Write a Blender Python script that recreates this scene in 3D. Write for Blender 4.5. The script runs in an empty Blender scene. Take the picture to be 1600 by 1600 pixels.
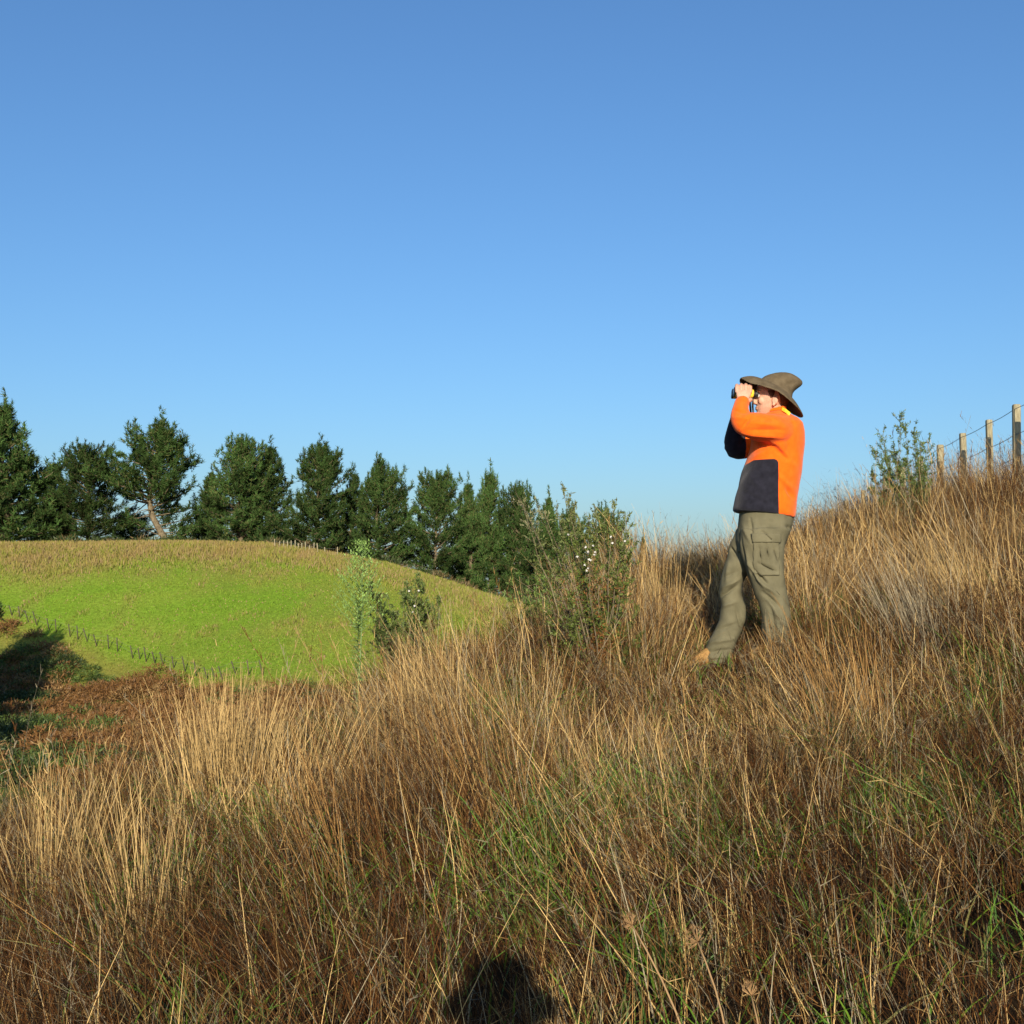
import bpy, math
import numpy as np

# ------------------------------------------------------------------ camera, sky, sun, exposure
SC = bpy.context.scene
COL = SC.collection
F = 1931.0                       # focal length in photo pixels (photo is 1600 px wide)
PITCH = math.radians(3.56)
SUN_EL = math.radians(18.5)

cam_data = bpy.data.cameras.new('camera')
cam_data.sensor_width = 36.0
cam_data.lens = 36.0 * F / 1600.0
cam_data.clip_start = 0.05
cam_data.clip_end = 9000.0
cam = bpy.data.objects.new('camera', cam_data)
COL.objects.link(cam)
cam.location = (0, 0, 0)
cam.rotation_euler = (math.radians(90) + PITCH, 0, 0)
SC.camera = cam

world = bpy.data.worlds.new('World')
SC.world = world
world.use_nodes = True
wn = world.node_tree
for nd in list(wn.nodes):
    wn.nodes.remove(nd)
w_out = wn.nodes.new('ShaderNodeOutputWorld')
w_bg = wn.nodes.new('ShaderNodeBackground')
w_sky = wn.nodes.new('ShaderNodeTexSky')
w_sky.sky_type = 'NISHITA'
w_sky.sun_disc = False
w_sky.sun_elevation = SUN_EL
w_sky.sun_rotation = math.radians(180)
w_sky.altitude = 0
w_sky.air_density = 1.22
w_sky.dust_density = 1.1
w_sky.ozone_density = 7.3
w_bg.inputs['Strength'].default_value = 0.110
wn.links.new(w_sky.outputs['Color'], w_bg.inputs['Color'])
wn.links.new(w_bg.outputs['Background'], w_out.inputs['Surface'])

sun_data = bpy.data.lights.new('sun', 'SUN')
sun_data.energy = 4.8
sun_data.angle = math.radians(0.5)
sun_data.color = (1.0, 0.88, 0.70)
sun = bpy.data.objects.new('sun', sun_data)
COL.objects.link(sun)
sun.location = (0, -30, 20)
sun.rotation_euler = (math.radians(90) - SUN_EL, 0, math.radians(0.5))

SC.view_settings.view_transform = 'Standard'
SC.view_settings.look = 'None'
SC.view_settings.exposure = 0.45
SC.view_settings.gamma = 1.0
SC.cycles.max_bounces = 5
SC.cycles.diffuse_bounces = 3
SC.cycles.glossy_bounces = 2
SC.cycles.transmission_bounces = 2

rng = np.random.default_rng(7)
A = np.array


# ------------------------------------------------------------------ helpers
def W(px, py, Y):
    """world point at forward distance Y that stands where pixel (px, py) of the photo looks"""
    v = (800.0 - py) / F
    y = math.cos(PITCH) - math.sin(PITCH) * v
    z = math.sin(PITCH) + math.cos(PITCH) * v
    t = Y / y
    return A([(px - 800.0) / F * t, Y, z * t])


_LAT = np.random.default_rng(3).random((256, 256))


def vnoise(x, y, s=0):
    x = np.asarray(x, float) + 37.3 * s + 1000; y = np.asarray(y, float) + 91.7 * s + 1000
    xi = np.floor(x).astype(int); yi = np.floor(y).astype(int)
    fx = x - xi; fy = y - yi
    fx = fx * fx * (3 - 2 * fx); fy = fy * fy * (3 - 2 * fy)
    a = _LAT[xi % 256, yi % 256]; b = _LAT[(xi + 1) % 256, yi % 256]
    c = _LAT[xi % 256, (yi + 1) % 256]; d = _LAT[(xi + 1) % 256, (yi + 1) % 256]
    return (a * (1 - fx) + b * fx) * (1 - fy) + (c * (1 - fx) + d * fx) * fy


def fbm(x, y, s=0, o=3):
    r = 0; amp = 0.5; tot = 0
    for k in range(o):
        r = r + amp * vnoise(np.asarray(x) * 2 ** k, np.asarray(y) * 2 ** k, s + k)
        tot += amp; amp *= 0.5
    return r / tot


def sstep(a, b, x):
    t = np.clip((np.asarray(x, float) - a) / (b - a), 0, 1)
    return t * t * (3 - 2 * t)


def unit(v):
    return v / np.maximum(np.linalg.norm(v, axis=-1, keepdims=True), 1e-9)


def tag(o, label=None, cat=None, group=None, kind=None):
    if label: o['label'] = label
    if cat: o['category'] = cat
    if group: o['group'] = group
    if kind: o['kind'] = kind
    return o


def empty(name, loc):
    o = bpy.data.objects.new(name, None)
    COL.objects.link(o)
    o.location = tuple(float(c) for c in loc)
    return o


def link_mesh(name, me, mat, parent=None, smooth=False):
    o = bpy.data.objects.new(name, me)
    COL.objects.link(o)
    if mat is not None:
        me.materials.clear()
        me.materials.append(mat)
    if smooth:
        me.polygons.foreach_set('use_smooth', np.ones(len(me.polygons), bool))
    if parent is not None:
        o.parent = parent
    return o


class Acc:
    """collects faces (quads / tris) with one colour per point and links them as ONE mesh object"""
    def __init__(s):
        s.V = []; s.Q = []; s.T = []; s.C = []; s.n = 0

    def add(s, V, Q=None, T=None, C=None):
        V = np.asarray(V, float).reshape(-1, 3)
        s.V.append(V)
        if Q is not None and len(Q): s.Q.append(np.asarray(Q, int).reshape(-1, 4) + s.n)
        if T is not None and len(T): s.T.append(np.asarray(T, int).reshape(-1, 3) + s.n)
        if C is None: C = (0.5, 0.5, 0.5)
        C = np.asarray(C, float)
        if C.ndim == 1: C = np.tile(C, (len(V), 1))
        s.C.append(C)
        s.n += len(V)

    def build(s, name, mat, parent=None, smooth=False, origin=None):
        V = np.concatenate(s.V); C = np.concatenate(s.C)
        if origin is None and parent is not None:
            origin = A(parent.location)
            p = parent.parent
            while p is not None:
                origin = origin + A(p.location); p = p.parent
        if origin is not None: V = V - A(origin)
        Q = np.concatenate(s.Q) if s.Q else np.zeros((0, 4), int)
        T = np.concatenate(s.T) if s.T else np.zeros((0, 3), int)
        me = bpy.data.meshes.new(name)
        me.vertices.add(len(V)); me.vertices.foreach_set('co', V.astype(np.float32).ravel())
        loops = np.concatenate([Q.ravel(), T.ravel()]).astype(np.int32)
        me.loops.add(len(loops)); me.loops.foreach_set('vertex_index', loops)
        me.polygons.add(len(Q) + len(T))
        st = np.concatenate([np.arange(len(Q)) * 4, len(Q) * 4 + np.arange(len(T)) * 3]).astype(np.int32)
        me.polygons.foreach_set('loop_start', st)
        me.update(calc_edges=True)
        at = me.attributes.new('Col', 'FLOAT_COLOR', 'POINT')
        at.data.foreach_set('color', np.concatenate([C, np.ones((len(C), 1))], 1).astype(np.float32).ravel())
        me.validate()
        return link_mesh(name, me, mat, parent, smooth)


def ribbons(acc, P, D, L, Wd, bend, col, segs=3, taper=1.2, tip=0.15, side=None, r=rng):
    n = len(P)
    if n == 0: return
    L = np.broadcast_to(np.asarray(L, float), (n,)); Wd = np.broadcast_to(np.asarray(Wd, float), (n,))
    D = unit(D)
    t = np.linspace(0, 1, segs + 1)
    pts = P[:, None] + (D * L[:, None])[:, None] * t[None, :, None] + bend[:, None] * (t ** 2)[None, :, None]
    if side is None:
        side = np.cross(D, r.normal(size=(n, 3)))
    side = unit(side)
    w = Wd[:, None] * (1 - (1 - tip) * t[None] ** taper) * 0.5
    V = np.stack([pts - side[:, None] * w[..., None], pts + side[:, None] * w[..., None]], 2)
    b = (np.arange(n) * (segs + 1) * 2)[:, None]
    Q = np.stack([np.stack([b + 2 * k, b + 2 * k + 1, b + 2 * k + 3, b + 2 * k + 2], -1) for k in range(segs)], 1)
    col = np.asarray(col, float)
    if col.ndim == 1: col = np.tile(col, (n, 1))
    acc.add(V.reshape(-1, 3), Q.reshape(-1, 4), None, np.repeat(col, (segs + 1) * 2, axis=0))
    return pts


def tube(acc, pts, rad, n=6, col=(0.3, 0.2, 0.1), cap=True):
    pts = np.asarray(pts, float); m = len(pts)
    rad = np.broadcast_to(np.asarray(rad, float), (m,))
    tan = unit(np.gradient(pts, axis=0))
    ref = A([0.0, 0.0, 1.0]) if abs(tan[0][2]) < 0.9 else A([1.0, 0.0, 0.0])
    u = unit(np.cross(tan, ref)); v = np.cross(tan, u)
    a = np.arange(n) / n * 2 * math.pi
    ring = u[:, None] * np.cos(a)[None, :, None] + v[:, None] * np.sin(a)[None, :, None]
    V = (pts[:, None] + ring * rad[:, None, None]).reshape(-1, 3)
    Q = []
    for i in range(m - 1):
        for j in range(n):
            k = (j + 1) % n
            Q.append((i * n + j, i * n + k, (i + 1) * n + k, (i + 1) * n + j))
    T = []
    if cap:
        V = np.concatenate([V, pts[:1], pts[-1:]])
        for j in range(n):
            k = (j + 1) % n
            T.append((m * n, k, j)); T.append((m * n + 1, (m - 1) * n + j, (m - 1) * n + k))
    acc.add(V, Q, T, col)


def loft(acc, rings, n=28, e=2.2, col=(0.5, 0.5, 0.5)):
    """rings: (centre, half axis a, half axis b) -> closed tube with rounded sections"""
    m = len(rings)
    a = np.arange(n) / n * 2 * math.pi
    ca = np.sign(np.cos(a)) * np.abs(np.cos(a)) ** (2 / e); sa = np.sign(np.sin(a)) * np.abs(np.sin(a)) ** (2 / e)
    V = np.concatenate([A(c)[None] + ca[:, None] * A(p)[None] + sa[:, None] * A(q)[None] for c, p, q in rings])
    Q = [(i * n + j, i * n + (j + 1) % n, (i + 1) * n + (j + 1) % n, (i + 1) * n + j) for i in range(m - 1) for j in range(n)]
    V = np.concatenate([V, A(rings[0][0])[None], A(rings[-1][0])[None]])
    T = []
    for j in range(n):
        k = (j + 1) % n
        T.append((m * n, k, j)); T.append((m * n + 1, (m - 1) * n + j, (m - 1) * n + k))
    acc.add(V, Q, T, col)


def ball(acc, c, r, n=14, col=(0.5, 0.5, 0.5), rot=None):
    th = np.linspace(0.12, math.pi - 0.12, n)
    ax = np.eye(3) if rot is None else rot
    rings = []
    for t in th:
        rings.append((A(c) + ax[2] * r[2] * math.cos(t), ax[0] * r[0] * math.sin(t), ax[1] * r[1] * math.sin(t)))
    loft(acc, rings, n=2 * n, e=2.0, col=col)


def limb(acc, pts, rad, n=16, sub=5):
    """smooth tapered limb through the joints (Catmull-Rom)"""
    pts = np.asarray(pts, float); rad = np.asarray(rad, float)
    P = np.concatenate([[2 * pts[0] - pts[1]], pts, [2 * pts[-1] - pts[-2]]])
    R = np.concatenate([[rad[0]], rad, [rad[-1]]])
    op = []; orr = []
    for i in range(1, len(P) - 2):
        for k in range(sub):
            t = k / sub
            f = lambda X: 0.5 * ((2 * X[i]) + (-X[i - 1] + X[i + 1]) * t + (2 * X[i - 1] - 5 * X[i] + 4 * X[i + 1] - X[i + 2]) * t * t + (-X[i - 1] + 3 * X[i] - 3 * X[i + 1] + X[i + 2]) * t ** 3)
            op.append(f(P)); orr.append(f(R))
    op.append(P[-2]); orr.append(R[-2])
    op = A(op); orr = A(orr)
    d0 = unit(op[0] - op[1]); d1 = unit(op[-1] - op[-2])
    op = np.concatenate([[op[0] + d0 * orr[0] * 0.75], [op[0] + d0 * orr[0] * 0.45], op, [op[-1] + d1 * orr[-1] * 0.45], [op[-1] + d1 * orr[-1] * 0.75]])
    orr = np.concatenate([[orr[0] * 0.5], [orr[0] * 0.85], orr, [orr[-1] * 0.85], [orr[-1] * 0.5]])
    tube(acc, op, orr, n=n)


def fuse(name, acc, voxel, smooth_it, mat, parent, deform=None, smooth_fac=0.5):
    """joins overlapping closed shapes into one continuous skin"""
    o = acc.build('temporary', None, None)
    m = o.modifiers.new('r', 'REMESH'); m.mode = 'VOXEL'; m.voxel_size = voxel
    if smooth_it:
        s = o.modifiers.new('s', 'SMOOTH'); s.factor = smooth_fac; s.iterations = smooth_it
    dg = bpy.context.evaluated_depsgraph_get()
    me = bpy.data.meshes.new_from_object(o.evaluated_get(dg))
    old = o.data
    bpy.data.objects.remove(o); bpy.data.meshes.remove(old)
    me.name = name
    V = np.zeros(len(me.vertices) * 3, np.float32); me.vertices.foreach_get('co', V); V = V.reshape(-1, 3).astype(float)
    N = np.zeros(len(me.vertices) * 3, np.float32); me.vertices.foreach_get('normal', N); N = N.reshape(-1, 3).astype(float)
    if deform is not None: V = deform(V, N)
    if parent is not None: V = V - A(parent.location)
    me.vertices.foreach_set('co', V.astype(np.float32).ravel())
    me.update()
    return link_mesh(name, me, mat, parent, True)


def fold(V, N, p0, p1, width, amp, nmask=None):
    """raised (or pressed) crease along a line"""
    p0 = A(p0); p1 = A(p1); d = p1 - p0; L2 = d @ d
    t = np.clip(((V - p0) @ d) / L2, 0, 1)
    q = V - (p0 + t[:, None] * d)
    r2 = (q * q).sum(1)
    w = np.exp(-r2 / (2 * width ** 2)) * (0.35 + 0.65 * np.sin(np.pi * np.clip(t, 0.02, 0.98)))
    return V + N * (amp * w)[:, None]


def fold2(V, N, p, q, w, amp, ylo=-99.0, yhi=99.0):
    px, py = pix(V)
    d = A([q[0] - p[0], q[1] - p[1]], float); L2 = d @ d
    t = np.clip(((px - p[0]) * d[0] + (py - p[1]) * d[1]) / L2, 0, 1)
    r2 = (px - p[0] - t * d[0]) ** 2 + (py - p[1] - t * d[1]) ** 2
    k = np.exp(-r2 / (2 * w * w)) * (0.3 + 0.7 * np.sin(np.pi * np.clip(t, 0.02, 0.98)))
    k = k * sstep(0.0, -0.5, N[:, 1]) * (V[:, 1] > ylo) * (V[:, 1] < yhi)
    return V + N * (amp * k)[:, None]


def pix(V):
    """photo pixel where each point appears"""
    y = V[:, 1] * math.cos(PITCH) + V[:, 2] * math.sin(PITCH)
    z = -V[:, 1] * math.sin(PITCH) + V[:, 2] * math.cos(PITCH)
    return 800 + V[:, 0] / y * F, 800 - z / y * F


# ------------------------------------------------------------------ materials
def mat_new(name, rough=0.7, spec=0.25):
    m = bpy.data.materials.new(name); m.use_nodes = True
    b = m.node_tree.nodes['Principled BSDF']
    b.inputs['Roughness'].default_value = rough
    b.inputs['Specular IOR Level'].default_value = spec
    return m, m.node_tree, b


def mat_attr(name, rough=0.65, spec=0.2, scale=None, lo=0.75, hi=1.25, translucent=0.0):
    m, nt, b = mat_new(name, rough, spec)
    at = nt.nodes.new('ShaderNodeAttribute'); at.attribute_name = 'Col'
    src = at.outputs['Color']
    if scale:
        tc = nt.nodes.new('ShaderNodeTexCoord')
        nz = nt.nodes.new('ShaderNodeTexNoise'); nz.inputs['Scale'].default_value = scale; nz.inputs['Detail'].default_value = 5
        nt.links.new(tc.outputs['Object'], nz.inputs['Vector'])
        mr = nt.nodes.new('ShaderNodeMapRange'); mr.inputs['From Min'].default_value = 0.3; mr.inputs['From Max'].default_value = 0.7
        mr.inputs['To Min'].default_value = lo; mr.inputs['To Max'].default_value = hi
        nt.links.new(nz.outputs['Fac'], mr.inputs['Value'])
        vm = nt.nodes.new('ShaderNodeVectorMath'); vm.operation = 'SCALE'
        nt.links.new(src, vm.inputs[0]); nt.links.new(mr.outputs['Result'], vm.inputs['Scale'])
        src = vm.outputs['Vector']
    nt.links.new(src, b.inputs['Base Color'])
    if translucent > 0:
        tr = nt.nodes.new('ShaderNodeBsdfTranslucent'); nt.links.new(src, tr.inputs['Color'])
        mx = nt.nodes.new('ShaderNodeMixShader'); mx.inputs['Fac'].default_value = translucent
        nt.links.new(b.outputs['BSDF'], mx.inputs[1]); nt.links.new(tr.outputs['BSDF'], mx.inputs[2])
        nt.links.new(mx.outputs['Shader'], nt.nodes['Material Output'].inputs['Surface'])
    return m


def mat_noise(name, c1, c2, scale, rough=0.8, spec=0.2, bump=0.0, bscale=None, stretch=None):
    m, nt, b = mat_new(name, rough, spec)
    tc = nt.nodes.new('ShaderNodeTexCoord')
    src = tc.outputs['Object']
    if stretch:
        mp = nt.nodes.new('ShaderNodeMapping'); mp.inputs['Scale'].default_value = stretch
        nt.links.new(src, mp.inputs['Vector']); src = mp.outputs['Vector']
    nz = nt.nodes.new('ShaderNodeTexNoise'); nz.inputs['Scale'].default_value = scale; nz.inputs['Detail'].default_value = 6
    nt.links.new(src, nz.inputs['Vector'])
    cr = nt.nodes.new('ShaderNodeValToRGB')
    cr.color_ramp.elements[0].position = 0.32; cr.color_ramp.elements[0].color = (*c1, 1)
    cr.color_ramp.elements[1].position = 0.68; cr.color_ramp.elements[1].color = (*c2, 1)
    nt.links.new(nz.outputs['Fac'], cr.inputs['Fac'])
    nt.links.new(cr.outputs['Color'], b.inputs['Base Color'])
    if bump:
        n2 = nt.nodes.new('ShaderNodeTexNoise'); n2.inputs['Scale'].default_value = bscale or scale; n2.inputs['Detail'].default_value = 4
        nt.links.new(src, n2.inputs['Vector'])
        bp = nt.nodes.new('ShaderNodeBump'); bp.inputs['Strength'].default_value = bump; bp.inputs['Distance'].default_value = 0.01
        nt.links.new(n2.outputs['Fac'], bp.inputs['Height']); nt.links.new(bp.outputs['Normal'], b.inputs['Normal'])
    return m


M_ground = mat_attr('ground_cover', 0.95, 0.05, 3.0, 0.7, 1.3)
M_grass = mat_attr('grass_blades', 0.7, 0.12)
M_pasture = mat_attr('pasture_blades', 0.7, 0.1, translucent=0.25)
def vary_by_object(m, lo, hi):
    nt = m.node_tree; b = nt.nodes['Principled BSDF']
    src = b.inputs['Base Color'].links[0].from_socket
    oi = nt.nodes.new('ShaderNodeObjectInfo')
    mr = nt.nodes.new('ShaderNodeMapRange'); mr.inputs['To Min'].default_value = lo; mr.inputs['To Max'].default_value = hi
    nt.links.new(oi.outputs['Random'], mr.inputs['Value'])
    vm = nt.nodes.new('ShaderNodeVectorMath'); vm.operation = 'SCALE'
    nt.links.new(src, vm.inputs[0]); nt.links.new(mr.outputs['Result'], vm.inputs['Scale'])
    nt.links.new(vm.outputs['Vector'], b.inputs['Base Color'])


M_leaf = mat_attr('leaves', 0.55, 0.3, translucent=0.15)
M_needle = mat_attr('pine_needles', 0.7, 0.1, 0.45, 0.65, 1.4)
vary_by_object(M_needle, 0.72, 1.25)
M_bark = mat_noise('bark', (0.09, 0.07, 0.042), (0.23, 0.185, 0.115), 5, 0.9, 0.1, 0.6, 9)
M_wood = mat_noise('weathered_post', (0.22, 0.19, 0.115), (0.36, 0.325, 0.21), 16, 0.85, 0.15, 0.4, 40, (4, 4, 0.6))
M_oldwood = mat_noise('dark_old_post', (0.05, 0.042, 0.03), (0.12, 0.10, 0.07), 6, 0.9, 0.1, 0.4, 20, (4, 4, 0.6))
M_wire = mat_noise('fence_wire', (0.12, 0.12, 0.12), (0.22, 0.21, 0.2), 30, 0.5, 0.4)
M_skin = mat_noise('skin', (0.50, 0.26, 0.17), (0.60, 0.34, 0.23), 28, 0.55, 0.35, 0.15, 120)
M_hair = mat_noise('hair', (0.04, 0.02, 0.012), (0.09, 0.045, 0.025), 90, 0.6, 0.3, 0.5, 160, (1, 1, 0.2))
M_felt = mat_noise('hat_felt', (0.098, 0.074, 0.044), (0.145, 0.112, 0.068), 26, 0.95, 0.08, 0.35, 220)
M_twill = mat_noise('trouser_cloth', (0.115, 0.105, 0.062), (0.165, 0.15, 0.09), 12, 0.9, 0.12, 0.3, 180)
M_boot = mat_noise('boot_leather', (0.26, 0.14, 0.045), (0.40, 0.235, 0.08), 22, 0.75, 0.2, 0.3, 60)
M_sole = mat_noise('boot_sole', (0.05, 0.04, 0.03), (0.09, 0.075, 0.06), 30, 0.9, 0.1)
M_yellow = mat_noise('yellow_rubber', (0.78, 0.55, 0.03), (0.88, 0.64, 0.06), 40, 0.45, 0.4, 0.2, 200)
M_black = mat_noise('black_rubber', (0.012, 0.012, 0.013), (0.03, 0.03, 0.03), 40, 0.5, 0.4, 0.2, 200)
M_glass = mat_noise('lens_glass', (0.01, 0.015, 0.03), (0.03, 0.02, 0.04), 5, 0.08, 0.8)
M_grey = mat_noise('grey_cloth', (0.08, 0.085, 0.1), (0.14, 0.145, 0.16), 14, 0.9, 0.1, 0.3, 150)
M_eye = mat_noise('eye', (0.5, 0.48, 0.45), (0.6, 0.58, 0.55), 8, 0.2, 0.5)


def mat_jacket():
    m, nt, b = mat_new('fleece', 0.92, 0.1)
    b.inputs['Sheen Weight'].default_value = 0.15
    at = nt.nodes.new('ShaderNodeAttribute'); at.attribute_name = 'panel'
    mr = nt.nodes.new('ShaderNodeMapRange'); mr.inputs['From Min'].default_value = 0.42; mr.inputs['From Max'].default_value = 0.58
    nt.links.new(at.outputs['Fac'], mr.inputs['Value'])
    tc = nt.nodes.new('ShaderNodeTexCoord')
    nz = nt.nodes.new('ShaderNodeTexNoise'); nz.inputs['Scale'].default_value = 30; nz.inputs['Detail'].default_value = 5
    nt.links.new(tc.outputs['Object'], nz.inputs['Vector'])
    c1 = nt.nodes.new('ShaderNodeValToRGB')
    c1.color_ramp.elements[0].position = .3; c1.color_ramp.elements[0].color = (0.86, 0.118, 0.006, 1)
    c1.color_ramp.elements[1].position = .7; c1.color_ramp.elements[1].color = (0.95, 0.148, 0.009, 1)
    c2 = nt.nodes.new('ShaderNodeValToRGB')
    c2.color_ramp.elements[0].position = .3; c2.color_ramp.elements[0].color = (0.011, 0.011, 0.017, 1)
    c2.color_ramp.elements[1].position = .7; c2.color_ramp.elements[1].color = (0.020, 0.020, 0.030, 1)
    mx = nt.nodes.new('ShaderNodeMix'); mx.data_type = 'RGBA'
    nt.links.new(nz.outputs['Fac'], c1.inputs['Fac']); nt.links.new(nz.outputs['Fac'], c2.inputs['Fac'])
    nt.links.new(mr.outputs['Result'], mx.inputs[0]); nt.links.new(c1.outputs['Color'], mx.inputs[6]); nt.links.new(c2.outputs['Color'], mx.inputs[7])
    nt.links.new(mx.outputs[2], b.inputs['Base Color'])
    n2 = nt.nodes.new('ShaderNodeTexNoise'); n2.inputs['Scale'].default_value = 240
    nt.links.new(tc.outputs['Object'], n2.inputs['Vector'])
    bp = nt.nodes.new('ShaderNodeBump'); bp.inputs['Strength'].default_value = 0.35; bp.inputs['Distance'].default_value = 0.006
    nt.links.new(n2.outputs['Fac'], bp.inputs['Height']); nt.links.new(bp.outputs['Normal'], b.inputs['Normal'])
    return m


M_jacket = mat_jacket()


# ------------------------------------------------------------------ terrain
def ridge_y(x):
    return np.interp(x, [-12, -6, -2.5, -1.4, 0, 1.5, 4.55, 12], [3.6, 5.0, 6.0, 7.0, 8.5, 10.8, 11.3, 12.0])


def near_h(x, y):
    x = np.asarray(x, float); y = np.asarray(y, float)
    yr = ridge_y(x)
    s = np.maximum(y - yr, 0)
    k = 0.5 + (0.2 - 0.5) * sstep(0.3, 3.6, x)
    xx = np.where(x > 6, 6 + (x - 6) * 0.6, x)
    pl = -1.6 + 0.117 * y + 0.17 * np.clip(xx, -14, 40)
    pl = pl - k * (np.sqrt(s * s + 1.5 ** 2) - 1.5)
    return pl + 0.10 * (fbm(x * 0.7, y * 0.7, 5) - 0.5) * sstep(0.5, 2, np.hypot(x, y))


def crest_z(x):
    return np.interp(x, [-200, -90, -62, -42, -30, -23, -15, -7.5, -3, 0, 15, 60, 200],
                     [2.0, 4.6, 5.3, 5.45, 5.1, 4.1, 2.7, 0.5, -1.1, -1.9, -4.5, -8, -9])


def far_h(x, y):
    t = 150 - y
    a = np.interp(x, [-90, -53, -34, -20, 0, 30], [0.5, 0.52, 0.46, 0.30, 0.2, 0.16])
    front = a * (np.sqrt(t * t + 400) - 20)
    back = 0.16 * (np.sqrt(t * t + 900) - 30)
    return np.maximum(crest_z(x) - np.where(t > 0, front, back), -30) + 0.5 * (fbm(x * 0.08, y * 0.08, 9) - 0.5)


def smax(a, b, k):
    h = np.clip(0.5 + 0.5 * (a - b) / k, 0, 1)
    return b * (1 - h) + a * h + k * h * (1 - h)


def height(x, y):
    x = np.asarray(x, float); y = np.asarray(y, float)
    n = near_h(x, y)
    d = np.hypot(x, y)
    n = np.where(d > 60, np.minimum(n, 3.0), n)
    f = smax(far_h(x, y), -9.0 - 16 * sstep(165, 400, y) + 0.6 * (fbm(x * .1, y * .1, 2) - .5), 2.5)
    return smax(n, f, 0.6)


FENCE_PX = [(-60, 936, 136), (-40, 942, 134), (-18, 950, 132), (3, 957, 130), (22, 961, 128), (34, 967, 127), (48, 972, 126), (61, 977, 125), (80, 984, 123.5), (91, 988, 122.5),
            (113, 995, 120.5), (125, 1000, 119.5), (140, 1003, 118), (155, 1009, 117), (173, 1014, 115.5), (187, 1018, 114.5),
            (211, 1028, 112.5), (222, 1030, 111.5), (232, 1033, 111), (246, 1036, 110), (259, 1039, 109), (275, 1044, 108),
            (293, 1050, 106.5), (310, 1056, 105), (328, 1060, 104), (340, 1062, 103), (352, 1062, 102), (372, 1054, 101), (392, 1055, 100), (414, 1056, 99)]


def on_ground(px, py, y0, y1):
    """nearest point of the ground between y0 and y1 that the pixel looks at"""
    Y = np.linspace(y1, y0, 400)
    P = A([W(px, py, q) for q in Y])
    d = P[:, 2] - height(P[:, 0], P[:, 1])
    i = int(np.argmin(np.abs(d)))
    return float(Y[i])


FENCE_PX = [(px, py, on_ground(px, py, 92, 140)) for px, py, _ in FENCE_PX]
_fx = A([(p[0] - 800) / F * p[2] for p in FENCE_PX]); _fy = A([p[2] for p in FENCE_PX])
_o = np.argsort(_fx)


def fence_y(x):
    return np.interp(x, _fx[_o], _fy[_o])


def zone_col(x, y):
    """what grows where on the far side (real ground-cover colours)"""
    n1 = fbm(x * 0.11, y * 0.11, 21, 4); n2 = fbm(x * 0.5, y * 0.3, 23, 3); n3 = fbm(x * 0.03, y * 0.06, 29, 2)
    green = A([0.152, 0.250, 0.022]); green2 = A([0.155, 0.222, 0.026])
    brown = A([0.265, 0.205, 0.065]); olive = A([0.235, 0.235, 0.045]); fern = A([0.16, 0.085, 0.03]); dgreen = A([0.06, 0.10, 0.02])
    x = np.asarray(x, float)[..., None]; y = np.asarray(y, float)[..., None]
    n1 = n1[..., None]; n2 = n2[..., None]; n3 = n3[..., None]
    c = green + (green2 - green) * sstep(0.45, 0.7, n1)
    # dry long grass along the top and towards the right-hand shoulder
    top = sstep(129, 136, y + 13 * (n1 - 0.5) + 12 * (n3 - .5))
    c = c + (olive + (brown - olive) * sstep(0.35, 0.62, n2 * .6 + n1 * .4) - c) * top
    rs = sstep(-24, -14, x + 14 * (n1 - 0.5))
    c = c + ((olive + green) * .5 - c) * rs * 0.7
    c = c + (brown - c) * sstep(0.56, 0.75, n2) * 0.28
    c = c + (olive * 1.1 - c) * sstep(0.5, 0.62, fbm(x[..., 0] * 0.06, y[..., 0] * 0.35, 77))[..., None] * 0.22
    fy = fence_y(x)
    c = c + (olive * .85 - c) * sstep(0, 2, fy - y)
    below = sstep(6.0, 11.0, fy - y + 9 * (n1 - .5))
    sc = fern + (dgreen * 1.5 - fern) * sstep(0.48, 0.6, n1 * .5 + n2 * .5)
    c = c + (sc - c) * below
    return c


def build_terrain():
    ang_front = np.radians(np.linspace(-34, 34, 340))
    ang_rest = np.radians(np.linspace(34, 326, 110)[1:-1])
    ang = np.concatenate([ang_front, ang_rest])
    rad = np.concatenate([[0.0], 0.4 * (5000 / 0.4) ** (np.linspace(0, 1, 300))])
    a, r = np.meshgrid(ang, rad)
    x = r * np.sin(a); y = r * np.cos(a)
    z = height(x, y)
    V = np.stack([x, y, z], -1)
    n = len(ang); m = len(rad)
    Q = []
    j = np.arange(n); k = (j + 1) % n
    for i in range(m - 1):
        Q.append(np.stack([i * n + j, (i + 1) * n + j, (i + 1) * n + k, i * n + k], -1))
    Q = np.concatenate(Q)
    soil = A([0.016, 0.010, 0.006]); soil2 = A([0.03, 0.019, 0.010])
    nn = fbm(x * 1.5, y * 1.5, 12)[..., None]
    cn = soil + (soil2 - soil) * nn
    far = sstep(25, 45, y)[..., None]
    C = cn + (zone_col(x, y) - cn) * far
    acc = Acc(); acc.add(V.reshape(-1, 3), Q, None, C.reshape(-1, 3))
    o = acc.build('ground', M_ground, None, True)
    tag(o, 'rolling hillside ground under the dry grass and the green paddock', 'ground', kind='structure')


build_terrain()

# ------------------------------------------------------------------ grass on the near hillside
MAN = W(1165, 1043, 7.55)


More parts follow.
